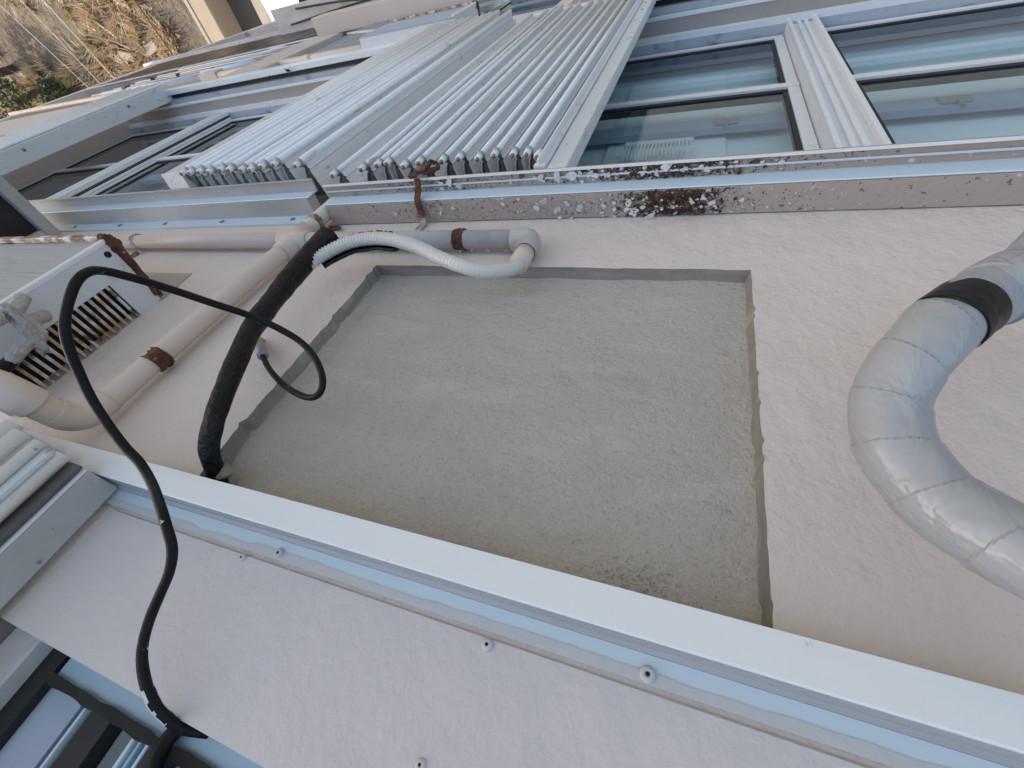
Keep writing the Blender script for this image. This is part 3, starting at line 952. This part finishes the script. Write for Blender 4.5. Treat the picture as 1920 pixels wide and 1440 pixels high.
# paint smears on the hose
for (a, b) in ((9, 10), (34, 36)):
    P3 = resample(catmull(HOSE[a:b + 1], 12), .0015)
    bm = sweep_bm(P3, lambda i, s, an: .0058 + .0004 * noise.noise(Vector((s * 200, an * 2, 1))), 16, caps=False, keep=lambda i, k: (0 if a > 20 else 3) + 2 * noise.noise(Vector((i * .11, 2, a))) < k < (11 if a > 20 else 8) + 2 * noise.noise(Vector((i * .13, 9, a))), up=(0, -1, 0))
    link('paint_smear', mesh_of(bm), M['flake'], bh, smooth=True)
# second piece of hose entering the upper window
h3 = tube('rubber_hose', [(.470, .026, .120), (.472, .024, .132), (.468, .022, .146), (.455, .02, .160), (.436, .02, .168), (.41, .02, .172), (.36, .02, .18)], .0085, M['rubber'], None, 14)
prop(h3, 'short end of black hose hanging in front of the upper window glass', 'hose')

# silver wrapped refrigerant line set
LS = [(-.40, -.150, -.575), (-.368, -.152, -.540), (-.335, -.154, -.503), (-.298, -.159, -.468), (-.260, -.163, -.428), (-.231, -.159, -.393), (-.211, -.147, -.363), (-.200, -.133, -.336), (-.198, -.123, -.309), (-.203, -.117, -.283),
      (-.213, -.114, -.260), (-.225, -.115, -.239), (-.240, -.120, -.221), (-.256, -.126, -.204), (-.275, -.131, -.188), (-.32, -.14, -.15)]
ls = empty('refrigerant_line', (-.3, -.13, -.2))
prop(ls, 'thick silver taped refrigerant line bending in front of the wall', 'pipe')
P = resample(catmull(LS[3:], 12), .00125)
LINE = P[::2]


def wrap_r(i, s, a):
    ph = s / .047 + (a / (2 * math.pi)) * .75 + .25 * noise.noise(Vector((s * 6, 2, 2)))
    fr = ph % 1
    step = .0014 * (1 - fr)
    wr = .0016 * noise.noise(Vector((s * 18, a * 1.0, 3))) + .0016 * max(0, noise.noise(Vector((s * 55 + a * 6, a * .5, 9)))) * max(0, -math.cos(a - 1.0))
    return .0296 + step + wr


wl = link('wrapped_line', mesh_of(sweep_bm(P, wrap_r, 64)), M['tape'], ls, smooth=True)
wl.data.set_sharp_from_angle(angle=.42)
# two pipes leaving the wrap
d = Vector((-.037, .004, -.035))
tube('branch_line', [(-.286, -.166, -.453), (-.31, -.176, -.470), (-.345, -.180, -.492), (-.40, -.184, -.52), (-.46, -.19, -.55)], .0215, M['tape'], ls, 28)
tube('branch_line', [(-.284, -.158, -.456), (-.300, -.142, -.482), (-.325, -.134, -.518), (-.37, -.13, -.57), (-.42, -.13, -.64)], .0225, M['tape'], ls, 28)
PT = LINE[17:32]
link('black_tape', mesh_of(sweep_bm(PT, lambda i, s, a: .0313 + .0006 * noise.noise(Vector((s * 60, a * 2, 5))) + (.0006 if s > .022 else 0), 48)), M['tape_black'], ls, smooth=True)
P = resample([Vector((-.318, -.159, -.487)), Vector((-.294, -.1605, -.462))], .0025)
link('tape_collar', mesh_of(sweep_bm(P, lambda i, s, a: .0335 + .0011 * noise.noise(Vector((s * 40, a * 1.3, 6))), 48)), M['tape'], ls, smooth=True)

# ================================================================== AIR CONDITIONERS
AX = 1.311


def ac_unit(dx, dz, label, detail=True, front='ac_front'):
    t = empty('air_conditioner', (AX + dx + .35, -.09, -.585 + dz))
    prop(t, label, 'air conditioner')
    x0, x1 = AX + dx, AX + dx + .74
    z0, z1 = -.585 + dz, -.16 + dz
    yf = -.178
    # case: top, bottom, far side, back plates and a front frame
    box('bottom_plate', x0 + .006, x1, yf + .02, .0, z0, z0 + .004, M['rust_paint'], t)
    box('top_plate', x0 + .006, x1, yf + .02, .0, z1 - .004, z1, M['ac_white'], t)
    box('front_panel', x0 + .012, x1 - .01, yf + .012, yf + .02, z0 + .012, z1 - .012, M[front], t)
    # side plate with louvre slots: solid part and slats
    box('side_plate', x0, x0 + .005, yf + .004, -.094, z0 + .018, z1, M['ac_white'], t, .001)
    box('side_plate', x0 + .0006, x0 + .0056, -.0942, .0, z0 + .0185, z0 + .085, M['ac_white'], t)
    box('side_plate', x0 + .0006, x0 + .0056, -.0942, .0, z0 + .388, z1 - .0006, M['ac_white'], t)
    box('inner_baffle', x0 + .045, x0 + .05, yf + .03, .0, z0 + .02, z1 - .01, M['dark'], t)
    ns = 18 if detail else 6
    for i in range(ns):
        z = z0 + .090 + (.298 / ns) * i
        bm = box_bm(x0 - .001, x0 + .0035, -.0945, .0, z, z + .298 / ns * .42, .0008)
        bmesh.ops.rotate(bm, verts=bm.verts[:], cent=(x0, 0, z), matrix=Matrix.Rotation(.0, 3, 'Y'))
        link('louvre_slat', mesh_of(bm), M['ac_slat'], t)
    # folded corner frame
    box('corner_post', x0 - .001, x0 + .014, yf, yf + .012, z0 + .004, z1, M['track'], t, .002)
    # rusted bottom rim, front and side
    bm = box_bm(x0 + .01, x1, yf - .002, yf + .012, z0 - .006, z0 + .010, .002)
    link('bottom_rim', mesh_of(bm), M['rust_paint'], t)
    P = resample([Vector((x0 + .03, yf + .004, z0 + .004)), Vector((x0 + .002, yf + .010, z0 + .003)), Vector((x0, yf + .03, z0 + .005)), Vector((x0, -.05, z0 + .012)), Vector((x0, -.015, z0 + .02))], .004)
    link('rusted_rim', mesh_of(sweep_bm(P, lambda i, s, a: (.0125 * (1 - .55 * i / len(P))) * (1 + .35 * noise.noise(Vector((s * 40, a, 3)))), 10)), M['rust'], t)
    bmr = bmesh.new()
    bmesh.ops.create_icosphere(bmr, subdivisions=4, radius=1)
    for v in bmr.verts:
        c0 = v.co.copy()
        k = 1 + .5 * noise.noise(c0 * 1.6 + Vector((dz, 1, 2))) + .3 * noise.noise(c0 * 5)
        v.co = Vector((x0 + .002, yf + .018, z0 + .008)) + Vector((c0.x * .009, c0.y * .022, c0.z * .016)) * k
    link('rust_scab', mesh_of(bmr), M['rust'], t, smooth=True)
    cyl('rust_hole', (x0 - .0006, yf + .030, z0 + .035), (x0 + .001, yf + .030, z0 + .035), .008, M['dark'], t, 9)
    return t


ac1 = ac_unit(0, 0, 'white through wall air conditioner with rusted louvres and rusty lower corner')
ac2 = ac_unit(.18, -PITCH + .08, 'blue grey air conditioner one floor below the near one', False, 'bluewall')

# valve with a plaster crust in front of the near air conditioner
va = empty('valve', (.95, -.24, -.31))
prop(va, 'plaster crusted valve in front of the air conditioner louvres', 'valve')
VA = Vector((1.235, -.135, -.298))
bm = bmesh.new()
bmesh.ops.create_icosphere(bm, subdivisions=4, radius=1)
for v in bm.verts:
    c0 = v.co.copy()
    k = 1 + .45 * noise.noise(c0 * 1.7 + Vector((3, 1, 2))) + .22 * noise.noise(c0 * 5)
    v.co = VA + Vector((c0.x * .020, c0.y * .050, c0.z * .017)) * k + Vector((0, 0, c0.y * .010))
link('plaster_crust', mesh_of(bm), M['mortar'], va, smooth=True)
for (a, b) in (((1.235, -.150, -.300), (1.262, -.130, -.345)), ((1.235, -.165, -.30), (1.262, -.178, -.345)), ((1.235, -.12, -.29), (1.255, -.10, -.235)), ((1.235, -.175, -.29), (1.25, -.185, -.225))):
    q = tube('stub', [a, Vector(a).lerp(Vector(b), .5) + Vector((0, 0, .003)), b], lambda i, s_, an: .013 * (1 + .12 * noise.noise(Vector((s_ * 60, an, 2)))), M['mortar'], va, 12)
    cyl('stub_bore', Vector(b) - (Vector(b) - Vector(a)).normalized() * .003, Vector(b) + (Vector(b) - Vector(a)).normalized() * .002, .0095, M['dark'], q, 10)
hs = tube('rubber_hose', [(1.253, -.102, -.240), (1.258, -.098, -.215), (1.262, -.10, -.19), (1.268, -.12, -.15), (1.27, -.14, -.10)], .0125, M['rubber'], None, 12)
prop(hs, 'black hose leaving the plaster crusted valve toward the picture edge', 'hose')

# concrete bracket frame at the left end of the left header
fb = empty('concrete_bracket', (2.35, -.2, -.9))
prop(fb, 'weathered concrete bracket with a dark hollow beside the left window header', 'bracket')
box('arm', 2.30, 2.62, -.42, -.02, -.900, -.858, M['concrete'], fb, .004)
box('post', 2.30, 2.62, -.058, .0, -.857, -.62, M['concrete'], fb, .004)
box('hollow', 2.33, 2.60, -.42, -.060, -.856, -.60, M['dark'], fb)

# grey cement repair under the air conditioner
bm = bmesh.new()
vs_ = [bm.verts.new(p) for p in ((1.545, -.0015, -.683), (1.318, -.0015, -.684), (1.300, -.0015, -.560), (1.56, -.0015, -.55))]
bm.faces.new(vs_)
link('cement_repair', mesh_of(bm), M['cement'], bld)

# ================================================================== LOWER FLOOR CLUTTER
p2 = empty('drain_pipe', (3.5, -.04, -3.85))
prop(p2, 'cream horizontal drain pipe along the floor below with a square bracket', 'pipe')
cyl('run', (1.6, -.032, -3.66), (4.5, -.032, -3.90), .030, M['pvc'], p2, 16)
cyl('run', (4.7, -.028, -3.92), (9.2, -.028, -4.30), .026, M['pvc'], p2, 16)
box('pipe_bracket', 4.48, 4.72, -.075, .0, -3.99, -3.86, M['beige'], p2, .006)
cyl('joint', (3.2, -.032, -3.792), (3.28, -.032, -3.799), .034, M['pvc'], p2, 16)
p3 = cyl('drain_pipe', (4.95, -.045, -4.00), (6.75, -.045, -4.16), .026, M['flange'], None, 16)
prop(p3, 'pale blue pipe running in front of the lower wall toward the corner', 'pipe')
p4 = cyl('drain_pipe', (4.10, -.050, -4.04), (4.90, -.050, -4.08), .030, M['flange'], None, 16)
prop(p4, 'short fat pale blue pipe end left of the beige pilaster', 'pipe')
pil = empty('pilaster', (3.85, 0, -4.9))
prop(pil, 'beige plaster pilaster running down the lower wall', 'pilaster')
box('shaft', 3.60, 4.10, -.06, .0, -4.85, -3.35, M['beige'], pil, .004)
box('foot', 3.62, 4.08, -.05, .0, -4.92, -4.852, M['concrete'], pil, .004)
gs = empty('roller_shutter', (2.9, 0, -5))
prop(gs, 'grey ribbed roller shutter on the floor below', 'shutter')
for i in range(16):
    box('slat', 2.3, 3.58, -.02 - .003 * (i % 2), -.001, -5.45 + .085 * i, -5.45 + .085 * i + .08, M['greyshutter'], gs, .004)
cp = tube('cable_conduit', [(2.2, -.03, -4.3), (2.8, -.03, -4.55), (3.3, -.03, -4.8), (3.55, -.03, -4.9)], .014, M['pvc'], None, 8)
prop(cp, 'thin cream conduit slanting across the grey roller shutter', 'conduit')
lg = empty('wall_ledge', (3.2, 0, -5.6))
prop(lg, 'wide beige ledge below the grey roller shutter', 'ledge')
box('slab', 1.6, 4.42, -.18, .0, -5.80, -5.50, M['beige'], lg, .006)
sg = empty('sign_box', (7, -.1, -7.6))
prop(sg, 'long blue grey metal box on a lower floor with loose cables', 'box')
box('case', 1.5, 5.95, -.27, .0, -7.6, -6.70, M['bluewall'], sg, .01)
box('lid', 1.5, 5.98, -.30, .0, -6.69, -6.64, M['ledge_pale'], sg, .006)
box('end_cap', 5.96, 6.9, -.12, .0, -7.58, -6.98, M['concrete'], sg, .01)
for i, (a, b) in enumerate((((2.5, -.16, -6.62), (5.7, -.10, -6.62)), ((3.2, -.05, -6.62), (5.5, -.25, -6.62)))):
    A, B = Vector(a), Vector(b)
    c_ = tube('loose_cable', [A, A.lerp(B, .3) + Vector((0, -.02, .05)), A.lerp(B, .65) + Vector((0, -.03, .02)), B], .012, M['cable_dark'], None, 6)
    prop(c_, ('dark cable lying along the lid of the blue grey box', 'dark cable slanting across the lid of the blue grey box')[i], 'cable')
lt = empty('wall_rail', (6, -.1, -4.6))
prop(lt, 'row of thin cream rails below the pale blue pipe', 'rail')
for i in range(6):
    cyl('rail', (4.14, -.006, -4.35 - .17 * i), (8.0 - .25 * i, -.006, -4.45 - .17 * i), .009, M['track' if i % 2 else 'pvc'], lt, 8)
for i, x in enumerate((4.6, 5.3, 6.1, 6.8)):
    box('clip', x, x + .03, -.03, .0, -4.45 - .16 * i, -4.41 - .16 * i, M['rust'], lt)
rs = prop(box('red_tag', 6.2, 6.27, -.08, -.03, -4.16, -4.09, mat('dark_red_plastic', (.16, .012, .02), .5)), 'small dark red tag tied to the pale blue pipe', 'tag')

# ================================================================== RUSTY STRAP AND DEBRIS
st = empty('rusty_strap', (.66, -.05, -.95))
prop(st, 'rusted iron strap bent over the right hand header', 'strap')


def strap(pts, w, mt):
    bm = bmesh.new()
    rows = []
    P = resample(catmull(pts, 6), .005)
    for i, p in enumerate(P):
        wv = w * (1 + .18 * noise.noise(Vector((i * .35, 2, 1))))
        o = noise.noise(Vector((i * .2, 7, 1))) * .002
        rows.append([bm.verts.new(p + Vector((wv / 2 + o, 0, 0))), bm.verts.new(p + Vector((-wv / 2 + o, 0, 0)))])
    for a, b in zip(rows, rows[1:]):
        bm.faces.new((a[0], a[1], b[1], b[0]))
    o = link('iron_bar', mesh_of(bm), M[mt], st)
    s = o.modifiers.new('thickness', 'SOLIDIFY')
    s.thickness = .004
    return o


strap([(.662, -.103, -.975), (.660, -.090, -.970), (.655, -.064, -.934), (.655, -.045, -.932), (.655, -.030, -.931)], .016, 'rust')
strap([(.655, -.029, -.930), (.655, -.008, -.929), (.656, -.004, -.915), (.658, -.004, -.86), (.66, -.004, -.83)], .016, 'rust_paint')
P = resample(catmull([(.690, -.104, -.985), (.672, -.110, -.990), (.655, -.112, -.992), (.640, -.124, -.995), (.622, -.130, -.996), (.606, -.128, -.997), (.604, -.118, -.996), (.622, -.113, -.994), (.650, -.108, -.992)], 8), .004)
link('bent_tongue', mesh_of(sweep_bm(P, lambda i, s, a: .0062 * (1 + .9 * noise.noise(Vector((s * 70, a * 1.5, 1)))), 8)), M['rust'], st)


def flake_mesh(r, seed):
    bm = bmesh.new()
    rr = random.Random(seed)
    n = rr.randint(6, 9)
    el = rr.uniform(.45, .9)
    top = []
    for k in range(n):
        a = 2 * math.pi * k / n + rr.uniform(-.2, .2)
        q = r * rr.uniform(.6, 1.15)
        x, y = math.cos(a) * q, math.sin(a) * q * el
        top.append(bm.verts.new((x, y, rr.uniform(0, .25) * r)))
    c0 = bm.verts.new((0, 0, r * .22))
    for k in range(n):
        bm.faces.new((top[k], top[(k + 1) % n], c0))
    e = bmesh.ops.extrude_face_region(bm, geom=bm.faces[:])
    bmesh.ops.translate(bm, verts=[v for v in e['geom'] if isinstance(v, bmesh.types.BMVert)], vec=(0, 0, -.0012))
    return mesh_of(bm, 'flake')


fm = [flake_mesh(.0078, s) for s in range(7)]
for f_ in fm:
    f_.materials.append(M['flake'])


def chip(x, y, z, s, label, group, k=None, tilt=.35):
    o = bpy.data.objects.new('paint_chip', fm[random.randrange(7) if k is None else k])
    COL.objects.link(o)
    o.location = (x, y, z)
    o.scale = (s, s, s * .8)
    o.rotation_euler = (rnd(-tilt, tilt), rnd(-tilt, tilt), rnd(0, 6.28))
    return prop(o, label, 'paint chip', group)


LT = 'pale paint chip lying on top of the right hand header'
LE = 'pale paint chip caught on the outer lip of the right hand header'
LP = 'small pale paint chip resting on the dusty drain pipe'
for x, y, s in ((.42, -.045, 1.0), (.335, -.030, 1.5), (.315, -.045, 1.7), (.285, -.025, 1.5), (.23, -.028, 1.6), (.12, -.035, 1.3), (.125, -.020, 1.2), (.105, -.018, 1.1), (-.005, -.035, 1.5),
                (.03, -.030, 1.2), (-.03, -.040, 1.2), (-.045, -.025, 1.7), (.06, -.012, 1.0), (.02, -.010, .9), (.56, -.04, 1.0), (.60, -.028, .9), (.74, -.03, 1.0), (-.06, -.006, .7), (-.09, -.006, .6)):
    chip(x, y, -.9355, s, LT, 'chips on the header top')
for x, y, s in ((.60, -.085, 1.2), (.575, -.085, 1.7), (.60, -.07, 1.1), (.55, -.075, 1.6), (.29, -.085, 2.2), (.255, -.083, 1.9), (.33, -.083, 1.2), (.20, -.08, 1.2), (.05, -.088, 1.4), (.17, -.08, 1.1), (-.02, -.085, 1.0)):
    chip(x, y, -.9805, s, LE, 'chips on the header lip')
for x, s in ((.49, .9), (.455, .7), (.415, .9), (.37, 1.1), (.352, 1.0), (.44, .6)):
    chip(x, -.010, HZp + .018, s, LP, 'chips on the drain pipe', tilt=.7)
chip(.075, -.006, -.925, 2.0, 'large bluish paint chip leaning against the wall above the header', 'loose chip', 2, .8)

# dark rust crumbs and grit, heaped in the middle and scattered along the header
bm = bmesh.new()


def crumb(x, y, z, s):
    vs = []
    for k in range(4):
        vs.append(bm.verts.new((x + rnd(-s, s), y + rnd(-s, s) * .8, z + (rnd(.2, 1.0) * s if k == 3 else rnd(0, .3) * s))))
    for a, b, c_ in ((0, 1, 3), (1, 2, 3), (2, 0, 3), (0, 2, 1)):
        bm.faces.new((vs[a], vs[b], vs[c_]))


for i in range(1500):
    x = random.gauss(.025, .042)
    y = rnd(-.059, -.005)
    crumb(x, y, -.9375 + rnd(0, .002), rnd(.0012, .0075) if i % 3 else rnd(.001, .003))
for i in range(1200):
    x = random.gauss(.05, .075)
    crumb(x, rnd(-.094, -.064), -.9862, rnd(.001, .005))
for i in range(500):
    x = random.gauss(.60, .10)
    crumb(x, rnd(-.094, -.064), -.9862, rnd(.0008, .0035))
for i in range(900):
    crumb(rnd(-.25, .9) if i % 3 else rnd(-.15, .3), rnd(-.058, -.006), -.9377, rnd(.0006, .0030))
for i in range(900):
    crumb(rnd(-.3, .9), rnd(-.094, -.064), -.9862, rnd(.0006, .0030))
for i in range(160):
    crumb(random.gauss(.63, .04), rnd(-.058, -.006), -.9377, rnd(.001, .0035))
for i in range(150):
    x = random.gauss(.03, .05) if i % 2 else random.gauss(.08, .11)
    top_ = i % 2
    y, z = (rnd(-.056, -.008), -.935) if top_ else (rnd(-.092, -.066), -.984)
    r_ = rnd(.003, .0085)
    a0 = rnd(0, 6.28)
    ring = [bm.verts.new((x + math.cos(a0 + k * 1.05) * r_ * rnd(.5, 1.2), y + math.sin(a0 + k * 1.05) * r_ * rnd(.4, .9), z + rnd(0, .004))) for k in range(6)]
    bm.faces.new(ring)
rb = link('rust_debris', mesh_of(bm), M['flake_dark'])
prop(rb, 'dark rust crumbs heaped and scattered along the right hand header', 'debris', kind='stuff')
bm = bmesh.new()
for i in range(620):
    x = random.gauss(.06, .14) if i < 380 else rnd(-.25, .85)
    if i % 2:
        crumb(x, rnd(-.058, -.004), -.9372, rnd(.0012, .0045))
    else:
        crumb(x, rnd(-.094, -.064), -.986, rnd(.0012, .004))
for i in range(110):
    x = random.gauss(.10, .13)
    y, z = (rnd(-.056, -.004), -.9352) if i % 2 else (rnd(-.094, -.066), -.984)
    r_ = rnd(.0025, .0075)
    a0 = rnd(0, 6.28)
    ring = [bm.verts.new((x + math.cos(a0 + k * 1.05) * r_ * rnd(.5, 1.2), y + math.sin(a0 + k * 1.05) * r_ * rnd(.4, .9), z + rnd(0, .004))) for k in range(6)]
    bm.faces.new(ring)
pb = link('paint_crumbs', mesh_of(bm), M['flake'])
prop(pb, 'pale paint crumbs mixed with the rust on the right hand header', 'debris', kind='stuff')

for i, (x, y, z, r_) in enumerate(((2.86, -.085, SILL - .018, .030), (3.06, -.06, SILL - .018, .034))):
    bm = bmesh.new()
    for k in range(5):
        q = Vector((x + rnd(-r_, r_), y + rnd(-.01, .01), z + .01))
        bm.faces.new([bm.verts.new(q + Vector((rnd(-r_, r_), rnd(-.012, .012), rnd(0, .02)))) for _ in range(3)])
    o = link('dead_leaf', mesh_of(bm), M['dark'])
    prop(o, ('small dark dead leaf on the sill track under the left window', 'larger dark dead leaf beside the black gap of the sill track')[i], 'leaf')

# screws left in the wall
for x, z, r_, lab in ((.1455, -.051, .0062, 'painted wall plug with a dark hole under the middle of the white track'), (.506, -.053, .0055, 'painted wall plug with a dark hole beside the black hose'),
                      (.173, .056, .005, 'small painted plug low in the picture on the upper wall')):
    o = screw_head('wall_plug', x, -.0042, z, r_, None, material='wall_smooth')
    prop(o, lab, 'wall plug')

# white comb grille inside the right window
cg = empty('vent_grille', (.1, .2, -1.4))
prop(cg, 'white comb shaped grille behind the right window glass', 'grille')
box('grille_top', .0, .262, .195, .215, -1.915, -1.885, M['pin'], cg, .002)
for i in range(18):
    box('grille_bar', .006 + .0142 * i, .0125 + .0142 * i, .197, .212, -1.886, -1.775, M['pin'], cg, .001)

# ================================================================== THE GROUND BEYOND THE CORNER
rd = box('road', 13.95, 15.3, -40, 30, GZ, GZ + .02, M['asphalt'])
prop(rd, kind='structure')
pv = box('pavement', 9.7, 13.95, -40, 30, GZ, GZ + .12, M['pave'])
prop(pv, kind='structure')
br = empty('concrete_barrier', (15.6, 0, GZ))
prop(br, 'long tan concrete barrier wall beside the dark road', 'barrier')
box('wall_body', 15.0, 15.72, -40, 30, GZ, GZ + .9, M['barrier'], br, .04)
box('coping', 15.70, 15.86, -40, 30, GZ + .80, GZ + .93, M['pave'], br, .02)

# dry grass tufts
random.seed(5)
bm = bmesh.new()
for i in range(2300):
    x = rnd(16.7, 44)
    y = rnd(-8, 7)
    if noise.noise(Vector((x * .16, y * .5, 2))) + .5 * noise.noise(Vector((x * .5, y * .9, 7))) < -.10 + rnd(-.1, .1):
        continue
    r0 = rnd(.25, .75)
    lean = rnd(-.3, .3)
    for k in range(26):
        a = rnd(0, 6.28)
        rr = r0 * rnd(0, 1) ** .6
        bx, by = x + math.cos(a) * rr * .5, y + math.sin(a) * rr * .5
        h = rnd(.35, 1.1) * r0
        tx, ty = x + math.cos(a) * rr * 1.1 - .2, y + math.sin(a) * rr * 1.1 + lean
        w = rnd(.012, .032)
        p = Vector((-math.sin(a), math.cos(a), 0)) * w
        v0 = bm.verts.new((bx + p.x, by + p.y, GZ))
        v1 = bm.verts.new((bx - p.x, by - p.y, GZ))
        v2 = bm.verts.new((tx, ty, GZ + h))
        bm.faces.new((v0, v1, v2))
gr = link('dry_grass', mesh_of(bm), M['drygrass'])
prop(gr, 'straw coloured dry grass tufts on the sunny ground below', 'grass', kind='stuff')


def tree(x, y, h, r, label):
    t = empty('tree', (x, y, GZ))
    prop(t, label, 'tree')
    tube('trunk', [(x, y, GZ), (x + .1, y, GZ + h * .4), (x, y + .1, GZ + h * .8)], lambda i, s, a: .16 - .06 * min(1, s / h), M['bark'], t, 10)
    bm = bmesh.new()
    for k in range(1500):
        d = Vector((random.gauss(0, 1), random.gauss(0, 1), random.gauss(0, 1))).normalized() * r * rnd(.35, 1) ** .5
        d *= 1 + .35 * noise.noise(d * 1.3 + Vector((x, y, 0)))
        p = Vector((x, y, GZ + h)) + Vector((d.x, d.y, d.z * .75))
        s = rnd(.05, .14)
        q = [p + Vector((rnd(-s, s), rnd(-s, s), rnd(-s, s))) for _ in range(3)]
        bm.faces.new([bm.verts.new(v) for v in q])
    link('crown', mesh_of(bm), M['leaf'], t)
    return t


tree(27.6, .55, 2.0, 1.25, 'dark green tree past the building corner, nearest the wall')
tree(28.8, -.35, 1.9, 1.1, 'dark tree half hidden at the left picture edge')
tree(25.2, .75, 1.2, .65, 'small light green bush beside the dark trees')

# overhead cables
for i, (a, b, r_, mt, lab) in enumerate((
        ((18.62, -4.77, -9.75), (18.21, 2.98, -11.6), 0.01, 'cable', 'pale overhead cable nearest the trees'),
        ((17.2, -4.63, -9.75), (17.9, 2.82, -11.6), 0.01, 'cable', 'pale overhead cable in the middle of the dry field'),
        ((16.1, -3.74, -9.75), (17.4, 1.84, -11.6), 0.012, 'cable', 'thick pale overhead cable over the two white slabs'),
        ((12.64, -2.79, -9.75), (14.52, 1.68, -11.6), 0.018, 'cable_dark', 'black overhead cable close to the barrier wall'))):
    A, B = Vector(a), Vector(b)
    o = tube('overhead_cable', [A, A.lerp(B, .5) + Vector((0, 0, -.03)), B], r_, M[mt], None, 6)
    prop(o, lab, 'cable')
for i, (x, y, lab) in enumerate(((21.2, .15, 'grey broken slab lying in the dry grass'), (19.6, .1, 'pale tan slab lying nearer the barrier'))):
    o = box('slab', -.35, .35, -.14, .14, 0, .12, M['pave'], None, .02)
    o.location = (x, y, GZ + .05)
    o.rotation_euler = (0.05, .03, -.3 + .5 * i)
    prop(o, lab, 'slab')

# parked car by the pavement
car = empty('parked_car', (11.6, -.6, GZ + .12))
prop(car, 'white parked car seen from above with a dark blue windscreen', 'car')
cz0 = GZ + .12


def car_shell():
    bm = bmesh.new()
    # plan along Y, sections (y, half width, z bottom, z top)
    secs = [(-2.1, .70, .35, .70), (-1.95, .82, .25, .80), (-1.0, .86, .22, .92), (-.2, .87, .22, .96), (.9, .87, .22, .98), (1.8, .84, .25, .95), (2.1, .74, .35, .85)]
    rings = []
    for y, w, zb, zt in secs:
        rings.append([bm.verts.new((11.6 + q * w, -.6 + y, cz0 + z)) for q, z in ((-.8, zb), (-1, zb + .2), (-.98, zt - .12), (-.85, zt), (.85, zt), (.98, zt - .12), (1, zb + .2), (.8, zb))])
    for a, b in zip(rings, rings[1:]):
        for k in range(8):
            bm.faces.new((a[k], a[(k + 1) % 8], b[(k + 1) % 8], b[k]))
    bm.faces.new(rings[0])
    bm.faces.new(rings[-1])
    return mesh_of(bm)


link('body', car_shell(), M['car'], car, smooth=False)


def cabin(name, secs, mt):
    bm = bmesh.new()
    rings = [[bm.verts.new((11.6 + q * w, -.6 + y, cz0 + z)) for q in (-1, 1)] for y, w, z in secs]
    for a, b in zip(rings, rings[1:]):
        bm.faces.new((a[0], a[1], b[1], b[0]))
    link(name, mesh_of(bm), M[mt], car)


cabin('windscreen', [(-1.0, .74, .93), (-.45, .62, 1.38)], 'carglass')
cabin('roof', [(-.45, .62, 1.385), (.2, .64, 1.44), (.95, .60, 1.39)], 'car')
cabin('rear_window', [(.95, .60, 1.38), (1.5, .72, .98)], 'carglass')
for s_ in (-1, 1):
    bm = bmesh.new()
    q = [(-.98, .76, .93), (-.45, .62, 1.38), (.95, .60, 1.38), (1.48, .73, .98)]
    bm.faces.new([bm.verts.new((11.6 + s_ * w, -.6 + y, cz0 + z)) for y, w, z in q])
    link('side_window', mesh_of(bm), M['carglass'], car)
    for y in (-1.35, 1.3):
        cyl('wheel', (11.6 + s_ * .68, -.6 + y, cz0 + .31), (11.6 + s_ * .885, -.6 + y, cz0 + .31), .31, M['gasket'], car, 20)
